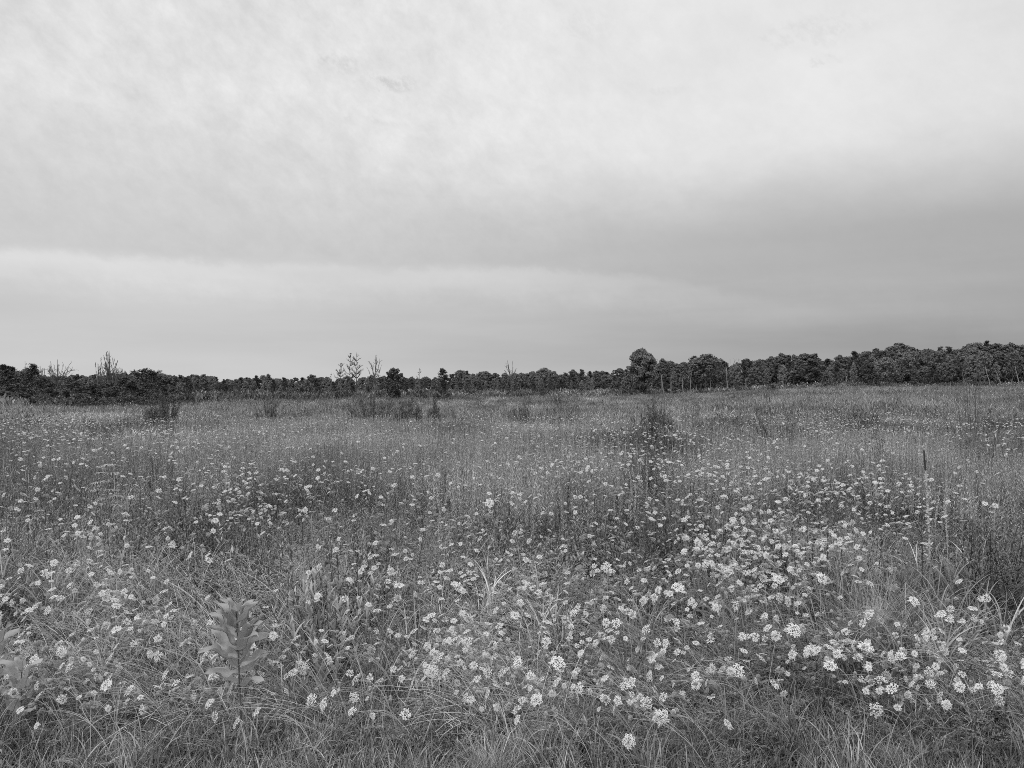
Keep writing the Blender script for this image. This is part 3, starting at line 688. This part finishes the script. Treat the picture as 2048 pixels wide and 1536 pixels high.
def dark_stalk(px, pytop, Y, label, lean=0, branches=5):
    x = X(px, Y); g = float(ground(x, Y)); h = Z(pytop, Y)-g; e = empty('dark_stalk', (x, Y, g), label, 'dried stalk', 'dark dried stalks')
    mb = MB(); P = bez([0, 0, 0], [lean*.2, 0, h*.5], [lean, 0, h], 11); tube(mb, P, .005, .0022, 5, 0, .3)
    Q = []
    for i in range(branches):
        k = rng.integers(3, 10); a = rng.random()*6.28; d = np.array([math.cos(a)*.12, math.sin(a)*.12, .15])*rng.uniform(.5, 1)
        B = bez(P[k], P[k]+d*[.8, .8, .4], P[k]+d, 5); tube(mb, B, .0028, .0012, 3, 0, .3); Q.append(B)
    mb.build('stem', M_dark, e)
    mb = MB(); allp = np.concatenate([P[4:]]+Q); m = 60; q = allp[rng.integers(0, len(allp), m)]
    blades(mb, q, rng.random(m)*6.3, .6, 1.5, .045+.03*rng.random(m), .014, 3, 0, prof=np.array([.4, 1, .8, .05]), twist=.6); mb.build('foliage', M_forb, e)
for a in [(712, 1078, 7.2, 'dark upright stalk left of the forked pair at left centre', .02, 6), (742, 1085, 7.1, 'dark forked stalk in the middle of the left centre stalks', -.04, 7), (768, 1092, 7.2, 'dark leafy stalk at the right of the left centre stalks', .03, 6),
          (1655, 1045, 7.6, 'thin dark straight stalk right of the crowded white patch', 0, 0), (1643, 1080, 7.3, 'short dark stalk beside the crowded white patch', .01, 1), (392, 1150, 5.9, 'thin dark stalk with one hanging leaf above the milkweed', 0, 1),
          (1845, 1075, 7.2, 'thin dark stalk in front of the woolly mullein', 0, 0), (1690, 1270, 5.3, 'short dark stalk at the left of the lower right drift', 0, 1)]:
    dark_stalk(*a)

def droop_plant():
    Y = 10.6; x = X(212, Y); e = empty('leafy_plant', (x, Y, float(ground(x, Y))), 'tall leafy plant with pale drooping leaves standing at left centre', 'leafy plant')
    mb = MB(); P = bez([0, 0, 0], [0, 0, .5], [.0, 0, 1.05], 11); tube(mb, P, .006, .003, 5, 0); tips = [P[-1]]
    for i in range(12):
        k = 5+i//2; a = i*2.4; r = .26*(1.2-k/11); B = bez(P[k], P[k]+[math.cos(a)*r*.6, math.sin(a)*r*.6, .06], P[k]+[math.cos(a)*r, math.sin(a)*r, .03], 5); tube(mb, B, .002, .001, 3, 0); tips += [B[-1], B[-2], B[2]]
    mb.build('stem', M_stem, e); mb = MB()
    for t in tips:
        m = 9; blades(mb, np.repeat([t], m, 0), rng.random(m)*6.3, 1.0, 2.7, .07+.04*rng.random(m), .022, 4, 0, prof=np.array([.4, 1, .9, .6, .05]), twist=.4)
    mb.build('foliage', M_milk, e)
droop_plant()
def lance_clump(px, py, Y, h, n, label):
    x = X(px, Y); e = empty('lance_leaved_plant', (x, Y, float(ground(x, Y))), label, 'leafy plant', 'lance-leaved plants left of centre')
    mb = MB(); lf = MB()
    for i in range(n):
        b = [*rng.normal(0, .07, 2), 0]; P = blades(MB(), [b], rng.random()*6.3, .05, .35, h*(.8+.3*rng.random()), .001, 8)[0]; tube(mb, P, .0035, .002, 4, 0)
        m = 22; k = rng.integers(2, 9, m); blades(lf, P[k], rng.random(m)*6.3, .35, 1.1, .10+.04*rng.random(m), .017, 4, 0, prof=np.array([.4, 1, 1, .6, .04]), twist=.4, fold=.15)
    mb.build('stem', M_stem, e); lf.build('foliage', M_milk, e)
for i, (px, py, d) in enumerate([(610, 1185, 'leftmost pale lance-leaved plant of the clump left of centre'), (655, 1175, 'tallest pale lance-leaved plant in the middle of the clump'), (700, 1190, 'pale lance-leaved plant at the right of the clump by the dark gap'), (638, 1225, 'low lance-leaved plant at the front of the clump')]):
    Y = depth_at(px, py, .65); lance_clump(px, py, Y, .66 if i < 3 else .5, 5, d)
for px, py, d in [(1745, 1150, 'rounded fountain of fine grass left of the coarse grass'), (1425, 995, 'small tuft of fine upright grass above the crowded white patch'), (985, 1465, 'low mop of fine grass at the bottom edge centre')]:
    Y = depth_at(px, py, .35 if py > 1400 else .75); x = X(px, Y); h = .32 if py > 1400 else (.85 if py > 1100 else .8)
    e = empty('grass_tussock', (x, Y, float(ground(x, Y))), d, 'grass tussock', 'grass tussocks that stand out')
    n = 420; mb = MB(); blades(mb, np.c_[rng.normal(0, .05, (n, 2)), np.zeros(n)], rng.random(n)*6.3, rng.random(n)*.35, .8+rng.random(n)*1.2, h*(.6+rng.random(n)*.65), .0026, 8, 0, twist=.8, p=1.5)
    mb.build('foliage', M_grass, e)

# ------------------------------------------------------------------ shrubs in the field
def fan_shrub(px, pytop, Y, wpx, label, leafy=1.0, stems=46, leaf=M_willow, bare=False, cat='shrub', fan=.55, seed=0):
    x = X(px, Y); g = float(ground(x, Y)); h = Z(pytop, Y)-g; w = wpx/F*Y*.5
    e = empty('willow_shrub' if not bare else 'twiggy_shrub', (x, Y, g), label, cat, 'shrubs standing in the meadow')
    st = MB(); lf = MB()
    az = rng.random(stems)*6.283; out = np.sqrt(rng.random(stems))
    b = np.c_[np.cos(az)*out*w*.35, np.sin(az)*out*w*.35, np.zeros(stems)]
    L = h*(1.2-.62*out**1.5)*(.72+.4*rng.random(stems)); th = np.arctan2(out*w*.75, h)*fan*2
    P = blades(MB(), b, az, th*.7, th*1.25, L, .001, 8)
    for i in range(stems):
        tube(st, P[i], .009*(Y/30)**.5, .004*(Y/30)**.5, 3, 0)
        if bare:
            for _ in range(4):
                k = rng.integers(3, 8); a2 = rng.random()*6.3; Q = blades(MB(), [P[i][k]], a2, th[i]+.2, th[i]+.5, L[i]*.35, .001, 4)[0]; tube(st, Q, .005, .003, 3, 0)
    st.build('stem', M_twig, e)
    m = int(110*leafy)
    if m:
        for i in range(stems):
            k = np.clip((rng.random(m)**1.15*8), 0, 7.99); f = (k % 1)[:, None]; k = k.astype(int); q = P[i][k]*(1-f)+P[i][k+1]*f
            q = q+rng.normal(0, .03, q.shape)
            blades(lf, q, rng.random(m)*6.3, .3+rng.random(m)*.4, .7+rng.random(m)*.6, .085*(.7+.6*rng.random(m))*(Y/30)**.35, .020*(Y/30)**.4, 2, 0, prof=np.array([.4, 1, .1]), twist=1)
        lf.build('foliage', leaf, e)
    return e
fan_shrub(325, 797, 30, 92, 'dark rounded willow shrub in front of the left trees', 1.3, 80)
fan_shrub(250, 802, 42, 90, 'low pale shrub left of the rounded willow', .7, 40, M_gold)
fan_shrub(540, 803, 31, 85, 'broad low dark shrub between the willow and the bare pair', 1.0, 60)
fan_shrub(598, 806, 33, 60, 'small shrub touching the broad low dark one', .7, 40)
fan_shrub(745, 781, 37, 150, 'wide feathery shrub below the dead trees', .9, 100, M_willow)
fan_shrub(815, 800, 29, 84, 'darkest dense shrub at the right of the feathery one', 1.5, 90)
fan_shrub(868, 806, 30, 40, 'small dark shrub left of field centre', 1.2, 40)
fan_shrub(655, 802, 40, 70, 'low shrub left of the feathery one', .6, 40, M_gold)
fan_shrub(1045, 802, 30, 70, 'thin mid-grey shrub at field centre', .8, 50)
fan_shrub(1120, 790, 90, 60, 'distant low shrub right of field centre below the trees', .9, 40)
fan_shrub(1318, 796, 25, 66, 'upright dark willow shrub below the tall lone tree', .8, 66, fan=.75)
fan_shrub(1385, 800, 34, 60, 'faint low shrub right of the upright dark willow', .6, 40, M_gold)
fan_shrub(1545, 800, 19, 115, 'wide open shrub of bare crooked twigs right of centre', .12, 26, bare=True, fan=.8)
fan_shrub(1530, 775, 60, 30, 'thin bare sprig before the right wood', .1, 14, bare=True)
fan_shrub(1740, 860, 14.5, 80, 'small dark leafy shrub in the pale goldenrod at right', .7, 26, M_forb, fan=.8)
fan_shrub(1975, 905, 12.3, 110, 'dark leafy shrub near the right edge in mid field', .8, 34, M_forb)
fan_shrub(1945, 730, 24, 130, 'tall bare wand-like twigs rising before the right wood', .05, 16, bare=False, fan=.35)
fan_shrub(1725, 812, 26, 90, 'scrubby dark shrub in the flower band at right', .8, 50)
fan_shrub(1860, 800, 55, 110, 'low wide shrub on the rise before the right wood', .7, 50)
fan_shrub(1480, 795, 50, 110, 'low soft shrub on the slope below the right wood', .6, 50, M_gold)
fan_shrub(120, 795, 60, 90, 'low shrub at the foot of the left pines', .8, 50, M_gold)
fan_shrub(30, 798, 58, 90, 'low shrub at the left edge below the pines', .8, 50, M_gold)
fan_shrub(440, 800, 50, 80, 'mid-grey shrub right of the rounded willow', .7, 50, M_gold)

# ------------------------------------------------------------------ trees
def trunk_tree(mb, h, r, crown_base, n=7, mi=0, crook=.04, sides=6):
    P = np.array([[rng.normal(0, crook)*h*.3*(i > 0), rng.normal(0, crook)*h*.3*(i > 0), h*i/8] for i in range(9)]); tube(mb, P, r, r*.3, sides, mi)
    for i in range(n):
        t = crown_base+(1-crown_base)*(i+.5)/n*.85; p = P[int(t*8)]; a = i*2.4; L = h*.28*(1.1-t)
        tube(mb, bez(p, p+[math.cos(a)*L*.6, math.sin(a)*L*.6, L*.3], p+[math.cos(a)*L, math.sin(a)*L, L*.9], 5), r*.35, r*.08, 4, mi)
def broad_tree(seed, shape='round', leafs=6900, base=.10):
    """unit height tree; returns crown mesh builder + trunk mesh builder"""
    global rng; keep = rng; rng = np.random.default_rng(seed)
    tr = MB(); trunk_tree(tr, .9, .018, base+.1)
    cr = MB(); n = 140 if leafs > 8000 else 115; c = []
    for i in range(n):
        z = rng.random()**.9; a = rng.random()*6.28
        prof = {'round': math.sqrt(max(0, 1-(2*z-1)**2)), 'tall': math.sin(PI*min(1, z*.9+.12))**.7, 'cone': (1-z)**.7*.9+.1, 'dome': math.sqrt(max(.02, 1-z*z))}[shape]
        rr = {'round': .30, 'tall': .17, 'cone': .26, 'dome': .36}[shape]*prof*(.25+.75*rng.random()**.6)
        c.append((math.cos(a)*rr, math.sin(a)*rr, base+(1-base)*(.06+.88*z)))
    c = np.array(c); rad = (.045+.04*rng.random(n)) if n > 130 else (.026+.038*rng.random(n))
    m = leafs//n
    for i in range(n):
        d = nrm(rng.normal(size=(m, 3))); d[:, 2] = d[:, 2]*.75; q = c[i]+d*rad[i]*(.45+.7*rng.random((m, 1)))*[1.1, 1.1, 1.0]
        leafquads(cr, q, .015+.010*rng.random(m), d+[0, 0, .5], 0, .7, jitter=.8, val=np.clip(rng.normal(.5, .2, m)+rng.normal(0, .12), 0, 1))
    rng = keep; return cr, tr
def pine_tree(seed, leafs=5200, wide=.30, base=.06, irr=.25):
    global rng; keep = rng; rng = np.random.default_rng(seed)
    tr = MB(); P = np.array([[rng.normal(0, .004), rng.normal(0, .004), i/8*.97] for i in range(9)]); tube(tr, P, .02, .004, 6)
    cr = MB(); nb = 46
    for i in range(nb):
        z = base+(1-base)*(i+rng.random())/nb*.97; a = rng.random()*6.28; L = wide*(1-z)**.75*(1+rng.normal(0, irr))+.02
        tipz = z+L*(.35+.25*rng.random()); B = bez([0, 0, z], [math.cos(a)*L*.6, math.sin(a)*L*.6, z+L*.05], [math.cos(a)*L, math.sin(a)*L, tipz], 7)
        tube(tr, B, .004, .0015, 3)
        m = leafs//nb; t = rng.random(m)**.6*6; k = np.minimum(t.astype(int), 5); f = (t-k)[:, None]; q = B[k]*(1-f)+B[k+1]*f
        q = q+rng.normal(0, 1, (m, 3))*[.022, .022, .012]
        leafquads(cr, q, .013+.010*rng.random(m), np.array([0, 0, .9]), 0, .45, jitter=.8, val=np.clip(rng.normal(.5, .15, m)+rng.normal(0, .15), 0, 1))
    rng = keep; return cr, tr
def pair(cr, tr, mc, mt): return cr.mesh('crown', [mc]), tr.mesh('trunk', [mt])
TREES = {
 'broad': [pair(*broad_tree(s, sh), M_crown, M_bark) for s, sh in ((11, 'round'), (12, 'tall'), (13, 'round'), (14, 'dome'))],
 'pale': [pair(*broad_tree(s, sh, 4600, .30), M_crownpale, M_barkpale) for s, sh in ((21, 'tall'), (22, 'cone'), (23, 'round'))],
 'slim': [pair(*broad_tree(s, 'tall', 3200, .24), M_crownpale, M_barkpale) for s in (31, 32)],
 'pine': [pair(*pine_tree(s), M_pine, M_bark) for s in (41, 42, 43)],
 'youngpine': [pair(*pine_tree(s, 4200, .42, .03, .35), M_pine, M_bark) for s in (51, 52, 53)],
}
TREES['oak'] = [pair(*broad_tree(66, 'round', 15000, .14), M_crown, M_bark)]
KINDNAME = {'broad': ('broadleaf_tree', 'dark broadleaf tree', 'tree'), 'pale': ('broadleaf_tree', 'pale broadleaf tree', 'tree'), 'slim': ('sapling', 'slim pale sapling', 'tree'),
            'pine': ('pine_tree', 'dark pine', 'tree'), 'youngpine': ('pine_tree', 'bushy young pine', 'tree'), 'oak': ('broadleaf_tree', 'oak', 'tree')}
LAND = [(60, 'peaked pines'), (218, 'tall dead tree'), (420, 'two low domes'), (560, 'gap in mid wood'), (710, 'dead tree group'), (790, 'dark round tree'), (885, 'low dark pine'), (1022, 'faint bare tree'),
        (1285, 'tall lone tree'), (1412, 'billowing tree'), (1605, 'bushy tree'), (1800, 'highest crown'), (1950, 'leaning pale trees')]
REC = []
def tree(kind, px, pytop, Y, wide=1.0, label=None, row='', idx=None, lean=0.0, gz=None):
    x = X(px, Y); g = float(ground(x, Y)); h = (Z(pytop, Y)-g)*1.05
    mc, mt = TREES[kind][rng.integers(len(TREES[kind])) if idx is None else idx]
    nm, desc, cat = KINDNAME[kind]
    e = bpy.data.objects.new(nm, None); C.objects.link(e); e.location = (x, Y, g); e.scale = (h*wide, h*wide, h); e.rotation_euler = (rng.normal(0, .02), rng.normal(0, .02)+lean, rng.random()*6.28)
    for n_, me in (('crown', mc), ('trunk', mt)):
        o = bpy.data.objects.new(n_, me); C.objects.link(o); o.parent = e
    e['category'] = cat; e['group'] = 'trees along the edge of the field'
    if label: e['label'] = label
    else: REC.append((e, desc, row, px))
    return e
SKY_L = ([-80, 0, 20, 40, 62, 75, 95, 120, 160, 200, 240, 280, 300, 330, 350, 380, 405, 415, 440, 500, 530, 560, 640, 700, 740, 760, 820, 850, 900, 920, 960, 1000, 1040, 1090, 1130, 1180, 1230, 1260],
         [735, 735, 738, 742, 735, 747, 750, 748, 749, 750, 745, 743, 742, 747, 750, 750, 745, 748, 757, 755, 750, 756, 753, 756, 753, 752, 752, 755, 750, 744, 748, 748, 745, 738, 745, 742, 744, 740])
SKY_R = ([1240, 1300, 1320, 1345, 1365, 1385, 1410, 1435, 1445, 1460, 1480, 1515, 1540, 1570, 1600, 1640, 1660, 1700, 1730, 1760, 1780, 1800, 1820, 1835, 1860, 1890, 1920, 1950, 1990, 2030, 2130],
         [742, 728, 723, 720, 722, 720, 713, 714, 725, 728, 722, 718, 722, 706, 712, 712, 718, 708, 702, 702, 695, 688, 697, 705, 697, 698, 695, 688, 690, 692, 695])
def build_trees():
    # the ones that stand out
    tree('oak', 1285, 701, 150, .88, 'tall lone broadleaf tree with open crown rising above the others', idx=0)
    tree('broad', 790, 737, 118, .85, 'dark round tree standing proud right of the dead trees', idx=0)
    tree('pine', 886, 740, 110, .95, 'low dark pine dense to the ground left of centre', idx=1)
    tree('pine', 62, 732, 88, 1.0, 'dark peaked pine highest at the left end', idx=0)
    tree('pine', 12, 733, 84, 1.1, 'dark pine at the left frame edge', idx=1)
    tree('pale', 1412, 711, 166, 1.2, 'pale billowing broadleaf tree with windswept top', idx=2)
    tree('pale', 1392, 716, 168, 1.1, 'pale broadleaf tree leaning on the billowing one', idx=0)
    tree('broad', 1800, 688, 196, 1.3, 'dark dome-shaped tree forming the highest crown of the right wood', idx=3)
    tree('broad', 1615, 708, 168, 1.35, 'dark bushy tree leafy to the ground in the right wood', idx=0)
    tree('pale', 1652, 742, 160, .9, 'small pale tree before the dark bushy one', idx=1)
    tree('pale', 1900, 722, 163, .8, 'small pale tree with ragged crown before the right wood', idx=0)
    tree('pale', 1948, 712, 164, .95, 'pale cone-shaped tree near the right edge', idx=1)
    tree('pale', 1775, 717, 164, 1.0, 'pale tree with forked trunk below the highest crown', idx=2)
    tree('pale', 1565, 730, 162, .8, 'slender pale tree left of the dark bushy one', idx=0)
    tree('youngpine', 1545, 770, 140, 1.4, 'small round pine bush before the right wood', idx=0)
    for px, top, w, l in ((1090, 737, 1.2, 'pointed broadleaf crown rising above the far trees right of centre'), (925, 741, 1.3, 'blocky pair of dark crowns right of the low dark pine'), (972, 743, 1.2, 'dark flat-topped crown left of the faint bare tree')):
        tree('broad', px, top, 190, w, l)
    def prof(px, left): return float(np.interp(px, *(SKY_L if left else SKY_R)))
    # left and centre
    px = -70
    while px < 1265:                              # back row to the skyline
        Y = np.interp(px, [0, 350, 900, 1260], [105, 130, 175, 190])+rng.uniform(-5, 10)
        tree(rng.choice(['broad', 'pine', 'broad', 'pale'], p=[.35, .25, .2, .2]), px, prof(px, True)+rng.normal(1.5, 3.2), Y, rng.uniform(.75, 1.15), row='back row')
        px += rng.uniform(12, 21)
    px = -60
    while px < 1265:                              # middle
        Y = np.interp(px, [0, 350, 900, 1260], [92, 115, 155, 172])+rng.uniform(-4, 4)
        tree(rng.choice(['broad', 'pine', 'pale', 'slim'], p=[.2, .22, .33, .25]), px, prof(px, True)+rng.uniform(3, 14), Y, rng.uniform(.6, 1.05), row='middle row')
        px += rng.uniform(12, 22)
    px = 340
    while px < 1290:                              # slim front saplings
        Y = np.interp(px, [340, 900, 1290], [104, 142, 158])+rng.uniform(-5, 4)
        tree(rng.choice(['slim', 'pale', 'pine', 'youngpine'], p=[.5, .2, .15, .15]), px, prof(px, True)+rng.uniform(14, 26), Y, rng.uniform(.55, 1.0), row='front row')
        px += rng.uniform(14, 24)
    for px, top, Y, w in [(-20, 762, 72, 1.5), (38, 770, 70, 1.5), (85, 758, 78, 1.3), (105, 768, 70, 1.6), (150, 765, 74, 1.5), (185, 772, 68, 1.7), (215, 768, 76, 1.5), (250, 757, 80, 1.4), (283, 741, 84, 1.25), (268, 765, 72, 1.5), (305, 744, 82, 1.3), (330, 762, 76, 1.4), (372, 756, 86, 1.0), (235, 776, 66, 1.9), (130, 780, 64, 1.8), (60, 782, 64, 1.8), (5, 784, 64, 1.8)]:
        tree('youngpine', px, top, Y, w, row='thicket front')
    # right wood
    px = 1305
    while px < 2130:
        tree(rng.choice(['broad', 'pine', 'broad'], p=[.45, .2, .35]), px, prof(px, False)+rng.normal(1, 3), 200+rng.uniform(-5, 10), rng.uniform(.7, 1.1), row='back row')
        px += rng.uniform(15, 27)
    px = 1300
    while px < 2130:
        tree(rng.choice(['broad', 'pine', 'pale'], p=[.5, .25, .25]), px, prof(px, False)+rng.uniform(3, 18), 184+rng.uniform(-5, 5), rng.uniform(.65, 1.05), row='middle row')
        px += rng.uniform(17, 28)
    px = 1300
    while px < 2130:
        tree(rng.choice(['slim', 'pale', 'broad', 'pine'], p=[.25, .35, .25, .15]), px, prof(px, False)+rng.uniform(14, 36), 170+rng.uniform(-4, 4), rng.uniform(.6, .95), row='front row')
        px += rng.uniform(18, 32)
    # labels: count along the row from a landmark
    ORD = ['first', 'second', 'third', 'fourth', 'fifth', 'sixth', 'seventh', 'eighth', 'ninth', 'tenth', 'eleventh', 'twelfth', 'thirteenth', 'fourteenth']
    byk = {}
    for e, desc, row, px in REC:
        lx, ln = min(LAND, key=lambda q: abs(q[0]-px)); side = 'left' if px < lx else 'right'
        byk.setdefault((desc, row, ln, side), []).append((abs(px-lx), e))
    for (desc, row, ln, side), L in byk.items():
        for i, (d, e) in enumerate(sorted(L, key=lambda q: q[0])): e['label'] = '%s %s %s of the %s, %s' % (ORD[i], desc, side, ln, row)
build_trees()
def build_backwood():                             # far-off wood behind the tree rows, read as one mass
    K = [TREES['broad'][0][0], TREES['broad'][2][0], TREES['pine'][0][0], TREES['broad'][3][0], TREES['pale'][2][0]]
    s = Scat(); n = 620; px = rng.uniform(-500, 2550, n)
    Y = np.where(px < 1290, np.interp(px, [0, 350, 900, 1260], [125, 150, 205, 215]), 225)+rng.uniform(0, 50, n)
    top = np.where(px < 1290, np.interp(px, *SKY_L), np.interp(px, *SKY_R))+rng.uniform(-1, 9, n)
    x = X(px, Y); g = ground(x, Y); h = Z(top, Y)-g
    s.P.append(np.stack([x, Y, g], -1)); s.R.append(np.c_[np.zeros((n, 2)), rng.random(n)*6.28]); s.S.append(h); s.I.append(rng.integers(0, 5, n)); s.T.append(rng.uniform(-.3, .3, n))
    s.make('far_wood', 'dense wood closing the view behind the tree rows', 'wood', K)
    K = [p_clump(1.0, 420, .9, .25, .10, [M_crown]), p_clump(1.0, 420, .9, .22, .08, [M_willow]), p_clump(1.0, 420, .9, .25, .09, [M_gold])]
    s = Scat(); n = 900; px = rng.uniform(-200, 2250, n)
    Y = np.interp(px, [0, 350, 900, 1290, 1300, 2100], [66, 98, 138, 152, 168, 166])+rng.uniform(-6, 18, n)**1.0
    s.put(X(px, Y), Y, [0, 1, 2], .9, 2.0); s.make('undergrowth', 'low bushy undergrowth along the foot of the trees', 'undergrowth', K)
build_backwood()

def dead_tree(px, pytop, Y, label, style='up', wpx=30, r=.05, thin=.012):
    x = X(px, Y); g = float(ground(x, Y)); h = Z(pytop, Y)-g; w = wpx/F*Y*.5
    e = empty('dead_tree', (x, Y, g), label, 'dead tree', 'dead trees standing above the woods')
    tr = MB(); br = MB()
    P = np.array([[rng.normal(0, .004)*h*(i > 0), rng.normal(0, .004)*h*(i > 0), h*i/12] for i in range(13)])
    if style == 'fork': P = P[:8]
    r *= 1.25; thin *= 2.3
    tube(tr, P, r, thin*.8 if style != 'fork' else r*.5, 6); tr.build('trunk', M_snag, e)
    nb = {'up': 30, 'fork': 16, 'pyramid': 36, 'sparse': 14, 'fan': 22}[style]
    for i in range(nb):
        t = rng.uniform(.38, .95); k = min(int(t*len(P)), len(P)-1); a = rng.random()*6.28; s = P[k]
        if style in ('up', 'pyramid', 'sparse'):
            L = w*np.interp(t, [.38, .6, 1], [.9, 1.0, .3])*rng.uniform(.6, 1.15); rise = min(L*.8, h-s[2])
            if style == 'up':
                ez = h*rng.uniform(.45, .99); s = P[max(2, int(12*(ez/h-rng.uniform(.25, .45))))]; L = w*math.sqrt(max(.02, 1-((ez/h-.58)/.42)**2))*rng.uniform(.5, 1.05); rise = ez-s[2]
        else:
            lo = .50 if style == 'fan' else .42
            ez = h*rng.uniform(lo+.12, .99); s = P[min(len(P)-1, max(3, int(12*(ez/h*rng.uniform(.55, .8)))))]; L = w*math.sqrt(max(.05, 1-abs((ez/h-.78)/.30)**2))*rng.uniform(.35, 1.1); rise = ez-s[2]
        en = s+np.array([math.cos(a)*L, math.sin(a)*L*.8, rise]); B = bez(s, s+(en-s)*[.55, .55, .42]+rng.normal(0, .03*h*.2, 3), en, 8); B[1:-1] += rng.normal(0, .0035*h, (6, 3))
        tube(br, B, r*.5, thin*.8, 4)
        for j in range(6):
            q = B[rng.integers(2, 8)]; d = nrm(nrm(en-s)+rng.normal(0, .38, 3)+[0, 0, .15])*max(L, .35*np.linalg.norm(en-s))*rng.uniform(.2, .55)
            Bq = bez(q, q+d*.5+rng.normal(0, .03, 3), q+d, 5); tube(br, Bq, thin, thin*.5, 3)
            for _ in range(2):
                q2 = Bq[rng.integers(1, 5)]; d2 = nrm(d+rng.normal(0, .25, 3)*np.linalg.norm(d)*2)*L*rng.uniform(.08, .22); tube(br, np.array([q2, q2+d2]), thin*.6, thin*.4, 3)
    br.build('branch', M_snag, e)
dead_tree(218, 701, 90, 'tall bare dead tree with steep ascending branches above the left pines', 'up', 44, .09, .011)
dead_tree(196, 728, 92, 'short bare dead tree touching the left of the tall dead one', 'fan', 30, .05, .014)
dead_tree(240, 736, 92, 'bare side-leaning dead tree right of the tall dead one', 'fan', 30, .04, .012)
dead_tree(115, 719, 93, 'wide bare fan-shaped dead tree above the left pines', 'fan', 54, .05, .011)
dead_tree(85, 737, 95, 'small bare dead tree between the peaked pine and the fan-shaped one', 'fan', 26, .035, .01)
dead_tree(50, 722, 98, 'thin bare twiggy dead tree at the left end', 'sparse', 22, .03, .009)
dead_tree(681, 727, 115, 'small pyramid-shaped dead tree at the left of the dead group', 'pyramid', 22, .05, .009)
dead_tree(700, 707, 118, 'tall narrow dead tree second in the dead group', 'pyramid', 24, .07, .009)
dead_tree(713, 705, 118, 'tallest dead tree with drooping twigs in the middle of the dead group', 'pyramid', 26, .07, .009)
dead_tree(749, 710, 116, 'vase-shaped forked dead tree at the right of the dead group', 'fork', 38, .06, .012)
dead_tree(662, 745, 118, 'short pale pole-like snag left of the dead group', 'sparse', 8, .05, .01)
dead_tree(839, 736, 140, 'faint thin bare tree right of the dark round tree', 'sparse', 14, .04, .010)
dead_tree(1022, 721, 150, 'faint bare fan-shaped tree above the far trees at centre', 'fork', 28, .06, .016)
dead_tree(996, 752, 140, 'pale broken double snag left of the faint bare tree', 'sparse', 8, .10, .03)
dead_tree(1460, 718, 176, 'faint twiggy dead crown right of the pale billowing tree', 'fan', 46, .05, .014)
# pale trunks visible under the front crowns
def pole(px, top, bot, Y, lean, label):
    x = X(px, Y); g = float(ground(x, Y)); h = Z(top, Y)-g
    e = empty('bare_pole_tree', (x, Y, g), label, 'dead tree', 'pale trunks before the woods'); mb = MB()
    P = bez([0, 0, 0], [lean*.3*h, 0, h*.5], [lean*h, 0, h], 9)+np.c_[rng.normal(0, .03, (9, 2)), np.zeros(9)]; tube(mb, P, .10, .05, 6); mb.build('trunk', M_barkpale, e)
    br = MB()
    for i in range(6):
        s = P[rng.integers(4, 9)]; d = nrm(np.array([rng.normal(), rng.normal(), .8]))*h*.12; tube(br, np.array([s, s+d*.6, s+d]), .03, .012, 3)
    br.build('branch', M_barkpale, e)
for i, (a, b, c, d, l) in enumerate([(1279, 748, 150, 0, 'pale trunk under the tall lone tree'), (1322, 750, 165, .03, 'pale trunk right of the tall lone tree'), (1328, 748, 163, -.12, 'pale slanting trunk right of the tall lone tree'), (1342, 752, 164, 0, 'short pale trunk in the dark gap left of the billowing tree'),
    (1366, 758, 163, 0, 'straight pale trunk below the billowing tree'), (1380, 745, 163, .05, 'forked pale trunk left of the billowing tree'), (1421, 752, 164, 0, 'pale trunk below the billowing crown'), (1455, 735, 165, -.04, 'tall pale trunk right of the billowing tree'), (1492, 755, 164, 0, 'pale trunk in the dark gap at the wood centre'),
    (1566, 755, 161, 0, 'pale trunk below the slender pale tree'), (1692, 750, 163, 0, 'pale trunk right of the dark bushy tree'), (1930, 745, 162, -.15, 'leaning pale trunk left of the cone-shaped tree'), (1982, 735, 160, -.25, 'leaning pale trunk right of the cone-shaped tree'), (2005, 735, 158, -.35, 'strongly leaning pale trunk near the right edge'), (2040, 735, 158, -.2, 'pale leaning trunk at the right frame edge')]):
    pole(a, b, 780, c, d, l)
print('objects', len(bpy.data.objects), 'top', len([o for o in S.objects if o.parent is None]))
